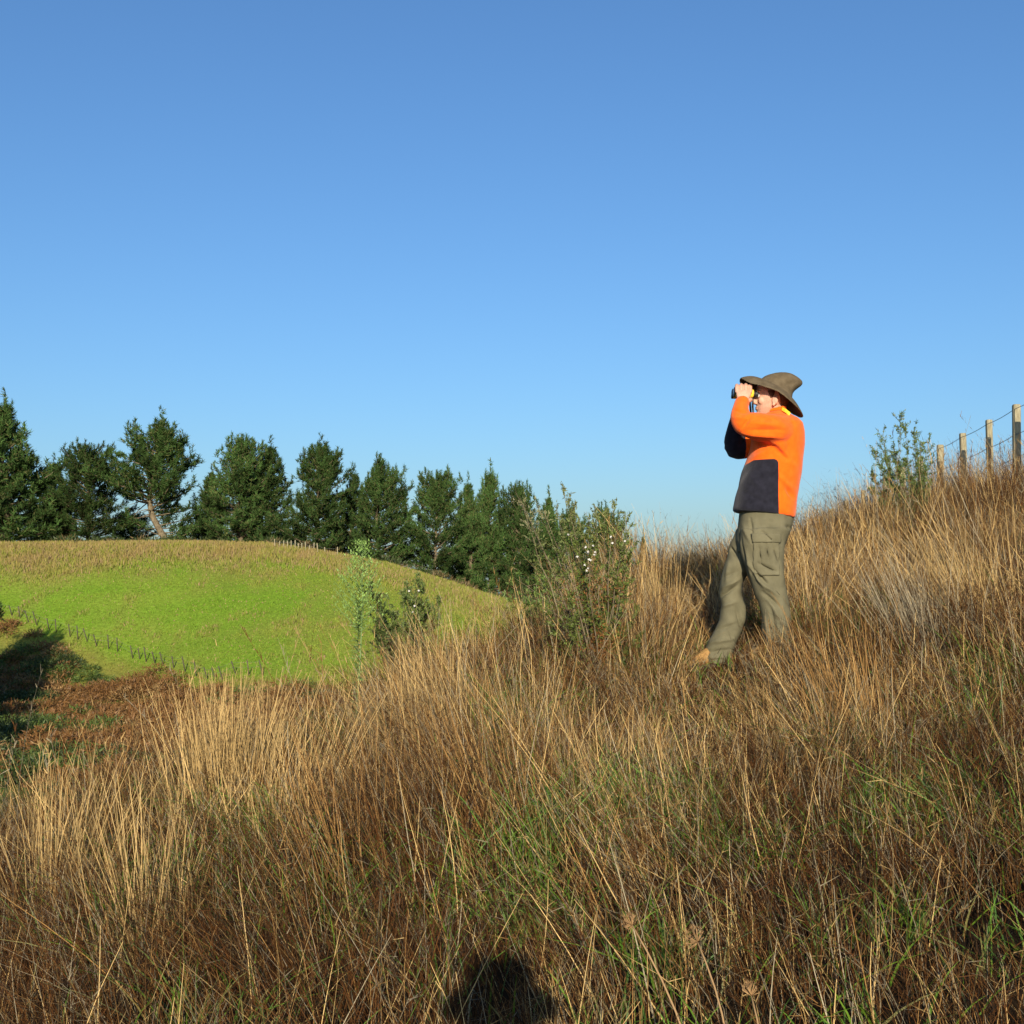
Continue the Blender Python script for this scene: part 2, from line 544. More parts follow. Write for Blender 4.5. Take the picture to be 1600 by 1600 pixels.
def scatter(n, ymin=0.7, ymax=17.0, clump=0.5, crad=0.07, past=4.5, r=rng):
    """points on the near slope, half of them gathered in tussocks"""
    m = int(n * 1.8)
    y = np.sqrt(r.random(m) * (ymax ** 2 - ymin ** 2) + ymin ** 2)
    u = r.uniform(-0.54, 0.54, m)
    x = u * (y + 2.8)
    cl = r.random(m) < clump
    nc = max(1, int(m / 26))
    ci = r.integers(0, nc, m)
    cx = np.where(cl, x[ci], x); cy = np.where(cl, y[ci], y)
    off = r.normal(size=(m, 2)) * crad
    x2 = np.where(cl, cx + off[:, 0], x); y2 = np.where(cl, cy + off[:, 1], y)
    out = np.where(cl[:, None], off / crad, 0)
    keep = (y2 - ridge_y(x2) < past) & (np.hypot(x2, y2) > 0.75)
    x2, y2, out = x2[keep][:n], y2[keep][:n], out[keep][:n]
    return x2, y2, out


def hmask(x, y):
    """height of the sward: trampled low in front of the man, taller in tussocks"""
    h = 0.74 + 0.8 * (fbm(x * 0.9, y * 0.9, 31) - 0.5) + 1.0 * (fbm(x * 2.4, y * 2.4, 33, 2) - 0.5)
    u = x / np.maximum(y, 0.5)
    h = h * (1 - 0.27 * sstep(-0.08, -0.20, u))
    h = h * (1 + 0.16 * sstep(3.0, 4.5, x) * sstep(8.5, 10, y))
    d = np.exp(-(((u - 0.165) / 0.055) ** 2)) * sstep(4.2, 5.6, y) * (1 - sstep(7.75, 8.3, y))
    h = h * (1 - 0.76 * d)
    h = h * (1 - 0.5 * np.exp(-(((u - 0.07) / 0.03) ** 2)) * sstep(5.4, 6.4, y) * (1 - sstep(7.3, 7.8, y)))
    return h * np.interp(y, [0, 2.2, 4, 8, 11], [0.8, 0.9, 0.95, 1.0, 1.0])


def lean_field(x, y):
    a = (fbm(x * 0.55, y * 0.55, 41) - 0.5) * 2
    b = (fbm(x * 0.55, y * 0.55, 43) - 0.5) * 2
    a2 = (fbm(x * 1.9, y * 1.9, 45, 2) - 0.5) * 2
    return np.stack([-0.07 + 0.22 * a + 0.32 * a2, 0.4 * b, np.zeros_like(a)], -1)


STRAW = A([0.46, 0.315, 0.128]); TAN = A([0.235, 0.132, 0.044]); RUST = A([0.098, 0.040, 0.011]); DARK = A([0.028, 0.016, 0.008])
GREY = A([0.25, 0.21, 0.135]); GREEN = A([0.088, 0.175, 0.018]); OLIVE = A([0.19, 0.18, 0.06])


def pick(pal, prob, n, r=rng):
    idx = (r.random(n)[:, None] > np.cumsum(prob, 1)).sum(1).clip(0, len(pal) - 1)
    return A(pal)[idx] * r.uniform(0.78, 1.22, (n, 1))


def dry_tone(x, y):
    """0 = dark reddish seed-head grass (at near right also grazing-sun dimness), 1 = bleached straw"""
    u = x / np.maximum(y, 0.5)
    k = 0.40 + (fbm(x * 0.6, y * 0.6, 51) - 0.5) * 1.9 + (fbm(x * 2.1, y * 2.1, 53, 2) - 0.5) * 0.9
    k = k + np.interp(y, [1.5, 3, 5.5, 9], [-0.30, -0.22, -0.02, 0.08]) - 0.28 * sstep(0.10, 0.3, u) * (1 - sstep(6.5, 8, y)) + 0.10 * sstep(-0.1, -0.35, u)  # near right darkened further: grazing-sun dimness goes into the grass colour
    return np.clip(k, 0, 1)


def build_grass():
    # 1. the brown mass of dead grass with its fine seed heads
    acc = Acc()
    x, y, out = scatter(450000, clump=0.45)
    n = len(x)
    P = np.stack([x, y, height(x, y) - 0.02], -1)
    gm = 0.28 * fbm(x * 0.8, y * 0.8, 61) + 0.72 * fbm(x * 3.0, y * 3.0, 63)
    hole = fbm(x * 2.3, y * 2.3, 67, 2)
    gm = gm - 0.12 * sstep(.06, .12, x / y) * sstep(6.0, 7.0, y)
    keep = (rng.random(n) > 0.75 * sstep(0.55, 0.615, gm)) & (rng.random(n) > 0.8 * sstep(0.36, 0.26, hole))
    x, y, out, P = x[keep], y[keep], out[keep], P[keep]; n = len(x)
    k = dry_tone(x, y)
    prob = np.stack([0.03 + 0.18 * k, 0.08 + 0.22 * k, 0.44 - 0.20 * k, 0.36 - 0.27 * k, 0.09 + 0.12 * k], 1)
    prob = prob / prob.sum(1, keepdims=True)
    c = pick([STRAW, TAN, RUST, DARK, GREY], prob, n)
    H = hmask(x, y) * rng.uniform(0.3, 1.0, n) ** 1.0 * 0.74
    D = np.stack([np.zeros(n), np.zeros(n), np.ones(n)], -1) + lean_field(x, y) + rng.normal(size=(n, 3)) * A([0.24, 0.24, 0.02]) + np.concatenate([out * 0.13, np.zeros((n, 1))], 1)
    bend = rng.normal(size=(n, 3)) * A([0.16, 0.16, 0.0]) * (H * np.where(rng.random(n) < .35, 2.2, 1.0))[:, None] + A([-0.03, 0, 0])
    mat = rng.random(n) < 0.10
    D[mat, :2] += rng.normal(size=(mat.sum(), 2)) * 1.2
    bend[:, 2] -= 0.10 * H * rng.random(n)
    wd = rng.uniform(0.0014, 0.0031, n) * np.interp(y, [0, 3, 10], [0.9, 1.0, 1.5])
    pts = ribbons(acc, P, D, H, wd, bend, c, segs=3)
    # fine side twigs of the seed heads
    sel = rng.random(n) < 0.6
    for rep in range(3):
        i = np.nonzero(sel)[0]
        t = rng.uniform(0.5, 1.0, len(i))
        base = P[i] + unit(D[i]) * (H[i] * t)[:, None] + bend[i] * (t ** 2)[:, None]
        dd = unit(D[i]) * 0.7 + rng.normal(size=(len(i), 3)) * 0.6
        ribbons(acc, base, dd, rng.uniform(0.02, 0.06, len(i)), wd[i] * 0.9, np.zeros((len(i), 3)), c[i] * rng.uniform(0.5, 0.95, (len(i), 1)), segs=1, tip=0.3)
    o = acc.build('dry_grass', M_grass)
    tag(o, 'dense brown dead grass covering the near hillside', 'grass', kind='stuff')

    # 2. pale straw stems, upright and fallen across each other
    acc = Acc()
    x, y, out = scatter(56000, clump=0.6, crad=0.09)
    keep = rng.random(len(x)) < 0.14 + 0.86 * dry_tone(x, y)
    x, y, out = x[keep], y[keep], out[keep]; n = len(x)
    P = np.stack([x, y, height(x, y)], -1)
    H = hmask(x, y) * rng.uniform(0.40, 1.08, n) * 0.78 * np.interp(y, [1.2, 2.6, 5], [0.62, 0.82, 1.0])
    D = A([0, 0, 1.0]) + lean_field(x, y) * 1.1 + rng.normal(size=(n, 3)) * A([0.19, 0.19, 0.0]) + np.concatenate([out * 0.10, np.zeros((n, 1))], 1)
    fallen = rng.random(n) < 0.16
    D[fallen, 0] += -rng.uniform(0.2, 1.0, fallen.sum()) * np.where(rng.random(fallen.sum()) < 0.8, 1, -0.8)
    bend = rng.normal(size=(n, 3)) * A([0.07, 0.07, 0.0]) * H[:, None]
    k = dry_tone(x, y)
    prob = np.stack([0.38 + 0.22 * k, 0.27 - 0.05 * k, 0.12 - 0.1 * k, 0.23 + 0 * k], 1); prob /= prob.sum(1, keepdims=True)
    c = pick([STRAW * 1.3, TAN * 1.35, RUST, GREY * 1.45], prob, n)
    wd = rng.uniform(0.0020, 0.0045, n) * np.interp(y, [0, 3, 10], [0.85, 0.95, 1.25])
    ribbons(acc, P, D, H, wd, bend, c, segs=4, tip=0.3)
    o = acc.build('straw_stems', M_grass)
    tag(o, 'pale straw grass stems standing and leaning through the brown grass', 'grass', kind='stuff')

    # 2b. single big tussocks of pale stems
    acc = Acc()
    for (px, u_y, rad, m, lx, col) in [(345, 6.4, .22, 420, -.02, STRAW * 1.1), (405, 6.3, .15, 120, .1, STRAW), (1450, 6.8, .2, 240, -.38, GREY * 1.2), (1530, 7.4, .2, 190, -.42, STRAW), (1340, 5.6, .16, 110, -.3, TAN * 1.2),
                                       (690, 6.6, .2, 150, -.2, STRAW), (560, 4.6, .15, 90, -.25, TAN * 1.3), (240, 4.4, .15, 100, -.1, STRAW), (100, 5.2, .16, 130, .05, STRAW), (1010, 9.3, .3, 160, -.1, STRAW), (800, 4.8, .14, 80, -.4, TAN * 1.3), (470, 5.6, .15, 90, .2, STRAW)]:
        cx = (px - 800) / F * u_y
        o2 = rng.normal(size=(m, 2)) * rad * .5
        x = cx + o2[:, 0]; y = u_y + o2[:, 1]
        P = np.stack([x, y, height(x, y)], -1)
        D = np.stack([o2[:, 0] / rad * .22 + lx, o2[:, 1] / rad * .22, np.ones(m)], -1) + rng.normal(size=(m, 3)) * A([.1, .1, 0])
        H = rng.uniform(.35, .72, m)
        ribbons(acc, P, D, H, rng.uniform(.0028, .0055, m), rng.normal(size=(m, 3)) * A([.06, .06, 0]), np.tile(col, (m, 1)) * rng.uniform(.7, 1.15, (m, 1)), segs=4, tip=.3)
    o = acc.build('tussock_grass', M_grass)
    tag(o, 'pale fanned tussocks of straw standing above the brown grass', 'grass', kind='stuff')

    # 3. green blades in the gaps
    acc = Acc()
    x, y, out = scatter(160000, clump=0.75, crad=0.10)
    gm = 0.28 * fbm(x * 0.8, y * 0.8, 61) + 0.72 * fbm(x * 3.0, y * 3.0, 63)
    gm = gm - 0.12 * sstep(.06, .12, x / y) * sstep(6.0, 7.0, y)
    keep = (gm > 0.57) | (rng.random(len(x)) < 0.09)
    x, y, out = x[keep], y[keep], out[keep]; n = len(x)
    P = np.stack([x, y, height(x, y)], -1)
    H = np.maximum(hmask(x, y), 0.4) * rng.uniform(0.3, 0.8, n) * 0.72
    D = A([0, 0, 1.0]) + rng.normal(size=(n, 3)) * A([0.25, 0.25, 0.0]) + np.concatenate([out * 0.22, np.zeros((n, 1))], 1)
    bend = D * A([1, 1, 0]) * (H * 0.7)[:, None]; bend[:, 2] = -0.22 * H
    c = pick([GREEN, GREEN * A([1.3, 1.15, 1]), OLIVE, A([0.07, 0.14, 0.03])], np.tile([.4, .25, .2, .15], (n, 1)), n)
    wd = rng.uniform(0.004, 0.0085, n)
    ribbons(acc, P, D, H, wd, bend, c, segs=4, taper=1.8, tip=0.05)
    o = acc.build('green_grass', M_leaf)
    tag(o, 'fresh green grass growing in patches between the dead stems', 'grass', kind='stuff')

    # 4. tall flowering stalks along the skyline and through the slope
    acc = Acc()
    n = 1900
    x = rng.uniform(-5, 9, n); x = x[(x > 0.8) | (rng.random(n) < 0.3)]; n = len(x); y = ridge_y(x) + rng.uniform(-2.0, 4, n) * np.where(x > 1.5, 1.0, 0.6)
    P = np.stack([x, y, height(x, y)], -1)
    H = rng.uniform(0.6, 0.98, n) * np.where(rng.random(n) < 0.10, 1.22, 1.0) * (0.78 + 0.22 * sstep(-0.5, 2, x))
    u = x / y
    H = np.where(np.abs(u - .17) < .06, H * .6, H) * np.where(np.abs(u - .262) < .03, .6, 1.0)
    D = A([0, 0, 1.0]) + rng.normal(size=(n, 3)) * A([0.2, 0.2, 0]) + A([-0.12, 0, 0])
    bend = rng.normal(size=(n, 3)) * A([0.12, 0.12, 0]) * H[:, None]
    c = pick([STRAW, TAN, GREY, RUST], np.tile([.35, .25, .25, .15], (n, 1)), n)
    pts = ribbons(acc, P, D, H, 0.0042, bend, c, segs=5, tip=0.35)
    for rep in range(10):
        t = rng.uniform(0.72, 1.0, n)
        base = P + unit(D) * (H * t)[:, None] + bend * (t ** 2)[:, None]
        dd = unit(D) + rng.normal(size=(n, 3)) * 0.35
        ribbons(acc, base, dd, rng.uniform(0.02, 0.06, n), 0.004, np.zeros((n, 3)), c * 0.9, segs=1, tip=0.4)
    o = acc.build('seed_stalks', M_grass)
    tag(o, 'thin tall grass stalks with seed heads along the ridge skyline', 'grass', kind='stuff')


build_grass()


# ------------------------------------------------------------------ far hillside cover
def build_far_cover():
    acc = Acc()
    n = 170000
    y = rng.uniform(84, 156, n); u = rng.uniform(-0.5, 0.16, n); x = u * y
    fy = fence_y(x)
    keep = (y > fy - 12)
    x, y = x[keep], y[keep]; n = len(x)
    topz = sstep(129.5, 136, y + 9 * (fbm(x * .11, y * .11, 21, 4) - .5) + 9 * (fbm(x * .03, y * .06, 29, 2) - .5))
    tall = np.maximum(topz, sstep(0.62, 0.75, fbm(x * .5, y * .3, 23)) * .35)
    c = zone_col(x, y) * rng.uniform(0.75, 1.25, (n, 1)) * (1 + rng.normal(size=(n, 3)) * 0.05)
    dry = rng.random(n) < 0.05 + 0.25 * tall
    c[dry] = A([0.36, 0.26, 0.12]) * rng.uniform(0.7, 1.1, (dry.sum(), 1))
    H = (0.16 + 0.5 * tall) * rng.uniform(0.5, 1.2, n)
    P = np.stack([x, y, height(x, y) - 0.03], -1)
    D = A([0, 0, 1.0]) + rng.normal(size=(n, 3)) * A([0.35, 0.35, 0])
    ribbons(acc, P, D, H, rng.uniform(0.06, 0.16, n), np.zeros((n, 3)), c, segs=1, tip=0.3, side=A([1.0, 0.15, 0]) + rng.normal(size=(n, 3)) * 0.5)
    o = acc.build('pasture_grass', M_pasture)
    tag(o, 'bright green pasture with a band of dry long grass on the far hill', 'grass', kind='stuff')

    # brown fern and scrub in the gully below the fence
    acc = Acc()
    r = np.random.default_rng(11)
    nb = 1900
    y = r.uniform(56, 136, nb); u = r.uniform(-0.52, -0.1, nb); x = u * y
    keep = y < fence_y(x) - 1.0 - sstep(-0.39, -0.34, u) * (1.0 + 6.5 * fbm(x * .2, y * .2, 81) * (r.random(nb) > .12))
    x, y = x[keep], y[keep]
    n1 = fbm(x * 0.13, y * 0.13, 71, 3)
    for i in range(len(x)):
        R = r.uniform(0.6, 1.7); m = int(230 * R)
        th = r.uniform(0, 2 * math.pi, m); ph = np.arccos(r.uniform(0, 1, m)); q = R * r.random(m) ** 0.4
        d = np.stack([np.sin(ph) * np.cos(th), np.sin(ph) * np.sin(th), np.cos(ph) * 0.75], -1)
        P = A([x[i], y[i], float(height(x[i], y[i]))]) + d * q[:, None]
        v = n1[i] + 0.22 * (r.random() - .5) + 0.16 * float(sstep(-0.335, -0.40, x[i] / y[i]))
        c = A([0.19, 0.095, 0.03]) if v < 0.575 else (A([0.085, 0.13, 0.025]) if v < 0.65 else A([0.05, 0.075, 0.02]))
        if r.random() < 0.15 and v < .6: c = A([0.26, 0.16, 0.06])
        ribbons(acc, P, d + A([0, 0, 0.4]) + r.normal(size=(m, 3)) * 0.5, r.uniform(0.2, 0.45, m), r.uniform(0.05, 0.10, m), A([0, 0, -0.1]) * np.ones((m, 1)), c * r.uniform(0.65, 1.3, (m, 1)), segs=2, r=r)
    o = acc.build('gully_undergrowth', M_leaf)
    tag(o, 'rusty brown fern and green scrub filling the gully below the fence', 'undergrowth', kind='stuff')


build_far_cover()


# ------------------------------------------------------------------ fences
def post_mesh(acc, base, h, wx, wy, lean=(0, 0)):
    b = 0.12
    base = A(base)
    rings = []
    for z, s in ((0, 1), (h - 0.012, 1), (h, 0.86)):
        c = base + A([lean[0] * z, lean[1] * z, z])
        rings.append((c, A([wx / 2 * s, 0, 0]), A([0, wy / 2 * s, 0])))
    loft(acc, rings, n=16, e=7, col=(0.4, 0.35, 0.2))


def wire_run(root, tops, drop, rad, name='wire'):
    pts = []
    for i in range(len(tops) - 1):
        for k in range(4):
            t = k / 4
            p = tops[i] * (1 - t) + tops[i + 1] * t
            p = p + A([-0.03, -0.03, -drop - 0.012 * math.sin(math.pi * t)])
            pts.append(p)
    pts.append(tops[-1] + A([-0.03, -0.03, -drop]))
    acc = Acc(); tube(acc, pts, rad, n=5)
    acc.build(name, M_wire, root, True)


# right-hand fence on the ridge
tops_px = [(1640, 603, 11.25), (1588, 632, 12.0), (1545, 656, 12.75), (1504, 677, 13.5), (1469, 695, 14.25), (1438, 714, 15.0), (1410, 730, 15.75),
           (1384, 745, 16.5), (1349, 766, 17.5), (1322, 782, 18.4), (1298, 795, 19.2), (1283, 806, 19.9)]
tops = [W(*t) for t in tops_px]
root = empty('post_and_wire_fence', (tops[0][0], tops[0][1], float(height(tops[0][0], tops[0][1]))))
tag(root, 'weathered wooden post and wire fence climbing the ridge at the right edge', 'fence')
for i, t in enumerate(tops):
    acc = Acc()
    g = float(height(t[0], t[1])) - 0.25
    w_ = 0.064 + 0.007 * math.sin(i * 2.1)
    ln = (0.02 * math.sin(i * 1.7), 0.015 * math.cos(i))
    h = t[2] - g
    post_mesh(acc, (t[0] - ln[0] * h, t[1] - ln[1] * h, g), h, w_, 0.06, ln)
    acc.build('post', M_wood, root, False)
for dr in (0.05, 0.30, 0.52, 0.74):
    wire_run(root, tops, dr, 0.0032)

# lower boundary fence of the green paddock
fr = np.random.default_rng(5)
p0 = FENCE_PX[0]
q0 = W(*p0)
root = empty('paddock_fence', (q0[0], q0[1], float(height(q0[0], q0[1]))))
tag(root, 'long line of leaning fence posts along the lower edge of the green paddock', 'fence')
ftops = []
for i, (px, py, Y) in enumerate(FENCE_PX):
    x = (px - 800) / F * Y
    g = float(height(x, Y))
    h = fr.uniform(1.05, 1.5)
    ln = (-fr.uniform(0.08, 0.36), 0.0)
    acc = Acc(); post_mesh(acc, (x, Y, g - 0.1), h, 0.085, 0.08, ln); acc.build('post', M_oldwood, root)
    ftops.append(A([x + ln[0] * h, Y, g - 0.1 + h]))
wire_run(root, ftops, 0.15, 0.006)
wire_run(root, ftops, 0.55, 0.006)

# short fence over the crest
root = empty('crest_fence', (-27.5, 147.0, float(height(-27.5, 147.0))))
tag(root, 'short row of pale fence battens on the crest below the pines', 'fence')
ct = []
for px in (430, 437, 443, 449, 455, 461, 466, 472, 478, 484, 490, 497, 508, 527):
    Y = 146.5 + fr.uniform(-.3, .3); x = (px - 800) / F * Y
    g = float(height(x, Y)); h = fr.uniform(1.1, 1.5); ln = (fr.uniform(-0.12, 0.05), 0)
    acc = Acc(); post_mesh(acc, (x, Y, g - 0.1), h, 0.10, 0.08, ln); acc.build('batten', M_wood, root)
    ct.append(A([x + ln[0] * h, Y, g - 0.1 + h]))
wire_run(root, ct, 0.2, 0.008)


# ------------------------------------------------------------------ pine trees
SIZES = {}


def id_of(name, seed): return seed


def make_pine(seed, H, R, shape, name='pine_tree', lean=0.0, bare=0.02, dens=1.0, open_side=0.0):
    """origin at the trunk's foot; shape: list of (height share, radius share)"""
    r = np.random.default_rng(seed)
    root = empty(name, (0, 0, 0))
    acc = Acc()
    tz = np.linspace(0, 1, 9)
    tp = np.stack([lean * H * (tz - 0.6 * tz ** 2) + 0.25 * np.sin(tz * 5 + seed), 0.2 * np.cos(tz * 4 + seed) - 0.2 * math.cos(seed), tz * H * 0.97], -1)
    if open_side: tp[:, 0] = -2.5 * np.sin(math.pi * tz / 0.85) * (tz < .85) * (1 - .35 * tz) - 1.3 * sstep(.4, 1, tz)
    tp[:, 0] -= tp[0, 0]; tp[0, 2] = -0.4
    tr = 0.020 * H * (1 - tz) ** 0.8 + 0.04
    tube(acc, tp, tr, n=8)
    crown = Acc()
    sh = A(shape)
    P_all = []; D_all = []; S_all = []
    z = bare * H
    while z < H * 0.985:
        t = z / H
        c = A([np.interp(z, tp[:, 2], tp[:, 0]), np.interp(z, tp[:, 2], tp[:, 1]), z])
        rad = np.interp(t, sh[:, 0], sh[:, 1]) * R
        nb = r.integers(4, 7)
        a0 = r.uniform(0, 6.28)
        for b in range(nb):
            az = a0 + b * 2 * math.pi / nb + r.normal() * 0.3
            lump = 0.42 + 1.15 * vnoise(math.cos(az) * 1.6 + 5, t * 5 + math.sin(az) * 1.6, seed)
            L = max(0.35, rad * r.uniform(0.7, 1.12) * lump)
            if open_side and (math.cos(az - math.pi) > 0.1 or math.cos(az + 1.9) > .35) and t < 0.34 and r.random() < open_side + .15: continue
            el = np.interp(t, [0, 0.3, 0.75, 1], [0.0, 0.22, 0.6, 1.1]) + r.normal() * 0.13
            d = A([math.cos(az) * math.cos(el), math.sin(az) * math.cos(el), math.sin(el)])
            up = A([0, 0, 1.0]) * L * r.uniform(0.12, 0.42)
            s = np.linspace(0, 1, 5)[:, None]
            bp = c + d * L * s + up * s ** 2.2
            if L > 0.9: tube(acc, bp, np.linspace(0.030 * L ** 0.7 + 0.02, 0.02, 5), n=4, cap=False)
            if L > 0.7:
                kq = 5
                P_all.append(np.tile(bp[-1], (kq, 1)) + r.normal(size=(kq, 3)) * .08 + A([0, 0, .28]) * np.arange(kq)[:, None] * .6)
                D_all.append(A([0, 0, 1.0]) + d * .2 + r.normal(size=(kq, 3)) * .12); S_all.append(np.full(kq, 1.1))
            m = max(5, int(L * 13 * dens))
            q = r.uniform(0.36 if L > 2 else 0.05, 1.0, m) ** 0.85
            base = c + d * (L * q)[:, None] + up * (q ** 2.2)[:, None]
            sp = 0.33 * np.minimum(L, 3.0) * (1.06 - q * 0.68)
            base = base + r.normal(size=(m, 3)) * sp[:, None] * A([0.6, 0.6, 0.24])
            P_all.append(base)
            D_all.append(d * 0.45 + A([0, 0, 0.75]) + r.normal(size=(m, 3)) * 0.42)
            S_all.append(np.full(m, r.uniform(0.6, 1.35)))
        z += r.uniform(0.30, 0.58) * (0.8 + 0.02 * H)
    if open_side:
        for kk in range(16):
            q = r.uniform(.06, .42); zz = q * H
            c = A([np.interp(zz, tp[:, 2], tp[:, 0]), np.interp(zz, tp[:, 2], tp[:, 1]), zz])
            az = math.pi + r.normal() * .9; L = r.uniform(.8, 3.4)
            d = A([math.cos(az), math.sin(az), r.uniform(-.7, .7)]); ss = np.linspace(0, 1, 5)[:, None]
            tube(acc, c + d * L * ss + A([0, 0, -.5]) * ss ** 2 + r.normal(size=(5, 3)) * .06, np.linspace(.07, .02, 5), n=5, cap=False)
    # secondary leaders that make the tops spiky
    for kk in range(9):
        az = r.uniform(0, 6.28); tt = r.uniform(.72, .93); rr = np.interp(tt, sh[:, 0], sh[:, 1]) * R * r.uniform(.3, .9)
        b0 = A([np.interp(tt * H, tp[:, 2], tp[:, 0]) + rr * math.cos(az), np.interp(tt * H, tp[:, 2], tp[:, 1]) + rr * math.sin(az), tt * H])
        kq = r.integers(9, 18)
        P_all.append(b0 + A([math.cos(az) * .1, math.sin(az) * .1, 1.0]) * (np.arange(kq) * .11)[:, None] + r.normal(size=(kq, 3)) * .06)
        D_all.append(A([0, 0, 1.0]) + r.normal(size=(kq, 3)) * .3); S_all.append(np.full(kq, 1.1))
    # leader
    k = 16
    q = np.linspace(0.92, 1.12, k)
    P_all.append(np.stack([np.full(k, tp[-1, 0]), np.full(k, tp[-1, 1]), q * H], -1) + r.normal(size=(k, 3)) * 0.07)
    D_all.append(A([0, 0, 1.0]) + r.normal(size=(k, 3)) * 0.35); S_all.append(np.ones(k))
    P = np.concatenate(P_all); D = unit(np.concatenate(D_all)); S = np.concatenate(S_all)
    # every shoot: a spindle of needle sprays
    n = len(P)
    for rep in range(9):
        dd = D + r.normal(size=(n, 3)) * 0.55
        base = P + D * r.uniform(-0.1, 0.3, (n, 1))
        col = A([0.036, 0.070, 0.017]) * S[:, None] * r.uniform(0.7, 1.35, (n, 1))
        ol = r.random(n) < 0.14
        col[ol] = A([0.095, 0.10, 0.034]) * r.uniform(0.8, 1.2, (ol.sum(), 1))
        ribbons(crown, base, dd, r.uniform(0.25, 0.52, n), r.uniform(0.05, 0.105, n), np.zeros((n, 3)), col, segs=1, tip=0.25, r=r)
    acc.build('trunk', M_bark, root, True)
    crown.build('crown', M_needle, root)
    V = np.concatenate(crown.V)
    SIZES[id_of(name, seed)] = (float(np.percentile(V[:, 2], 99.95)), float(np.percentile(np.abs(V[:, 0] - V[:, 0].mean()), 97)))
    return root


def copy_tree(o):
    c = o.copy(); COL.objects.link(c)
    for ch in list(o.children):
        d = ch.copy(); COL.objects.link(d); d.parent = c
    return c


broad = [(0, 1.1), (0.15, 1.12), (0.4, 0.98), (0.65, 0.78), (0.85, 0.5), (0.95, 0.25), (1, 0.08)]
cone = [(0, 1.15), (0.2, 1.12), (0.5, 0.72), (0.75, 0.42), (0.9, 0.2), (1, 0.06)]
round_ = [(0, 1.1), (0.15, 1.12), (0.45, 1.0), (0.7, 0.82), (0.88, 0.58), (0.96, 0.3), (1, 0.1)]
pillar = [(0, 1.2), (0.2, 1.12), (0.5, 0.95), (0.72, 0.75), (0.88, 0.42), (1, 0.08)]
open_ = [(0, 0.75), (0.18, 0.85), (0.4, 1.0), (0.58, 0.86), (0.74, 0.52), (0.88, 0.24), (1, 0.03)]

protos = {}
H0, R0 = 15.0, 4.2
protos['cone'] = make_pine(1, H0, R0, cone)
protos['round'] = make_pine(2, H0, R0, round_)
protos['open'] = make_pine(3, H0, R0 * 1.1, open_, lean=-0.16, bare=0.03, open_side=0.75, dens=0.95)
protos['pillar'] = make_pine(4, H0, R0 * 0.85, pillar)
protos['broad'] = make_pine(5, H0, R0, broad)
protos['spire'] = make_pine(6, H0, R0 * 0.75, cone, dens=0.9)
protos['shaggy'] = make_pine(8, H0, R0 * 0.95, broad, dens=0.85, lean=0.05)
used = set()
# (kind, centre px, top px, half-width px, distance, turn, label)
PINES = [
    ('cone', 14, 616, 82, 156, 0.4, 'tallest dark pine with a pointed leader at the left edge'),
    ('spire', 84, 712, 30, 163, 1.0, 'small pine tucked between the left edge pine and the rounded pine'),
    ('round', 140, 690, 50, 157, 2.0, 'round topped dense pine left of the leaning open pine'),
    ('open', 272, 640, 74, 155, 0.0, 'large open pine with a bare leaning pale trunk showing low down'),
    ('round', 206, 800, 34, 168, 5.1, 'low pine half hidden behind the leaning open pine'),
    ('spire', 326, 728, 30, 162, 2.4, 'small spiky pine just right of the leaning open pine'),
    ('shaggy', 378, 678, 48, 158, 0.6, 'shaggy pine with upswept left limb, left of the twin pair'),
    ('spire', 424, 684, 40, 161, 4.0, 'shaggy narrow pine, right hand one of the twin pair'),
    ('pillar', 500, 683, 50, 156, 1.2, 'thick pillar shaped pine standing behind the crest battens'),
    ('spire', 552, 728, 26, 164, 3.2, 'low pine filling the gap right of the pillar shaped pine'),
    ('broad', 594, 711, 52, 157, 2.8, 'broad pine with pale bare boughs above the fleabane weed'),
    ('round', 680, 731, 46, 158, 4.4, 'flat topped bushy pine at the middle of the belt'),
    ('spire', 733, 742, 26, 160, 0.2, 'slim pine behind the shoulder of the green hill'),
    ('cone', 768, 724, 46, 163, 5.0, 'pointed pine rising tallest among the right hand half of the belt'),
    ('shaggy', 812, 752, 36, 161, 3.4, 'pine whose top shows just left of the manuka sprays'),
    ('spire', 852, 764, 34, 165, 1.9, 'pine seen through the arching manuka sprays'),
    ('pillar', 896, 786, 34, 168, 2.2, 'pine mostly hidden behind the manuka bush'),
    ('broad', 944, 785, 40, 170, 0.9, 'pine top rising just behind the flowering manuka bush'),
    ('spire', 1004, 826, 13, 180, 2.9, 'tiny lone pine tip right of the manuka bush'),
]
for kind, px, top, hw, Y, turn, label in PINES:
    p = W(px, top, Y)
    g = min(float(height(p[0], Y)), p[2] - 4.0)
    h = p[2] - g - 0.7
    pr = protos[kind]
    o = pr if kind not in used else copy_tree(pr)
    used.add(kind)
    hh, rr_ = SIZES[{'cone': 1, 'round': 2, 'open': 3, 'pillar': 4, 'broad': 5, 'spire': 6, 'shaggy': 8}[kind]]
    s = (p[2] - g) / hh
    sr = (hw * 1.08 / F * Y) / rr_
    if kind == 'open': turn = 0.0
    o.location = (float(p[0]), Y, g)
    o.rotation_euler = (0, 0, turn)
    o.scale = (sr, sr, s)
    tag(o, label, 'pine tree', 'pines of the shelter belt')

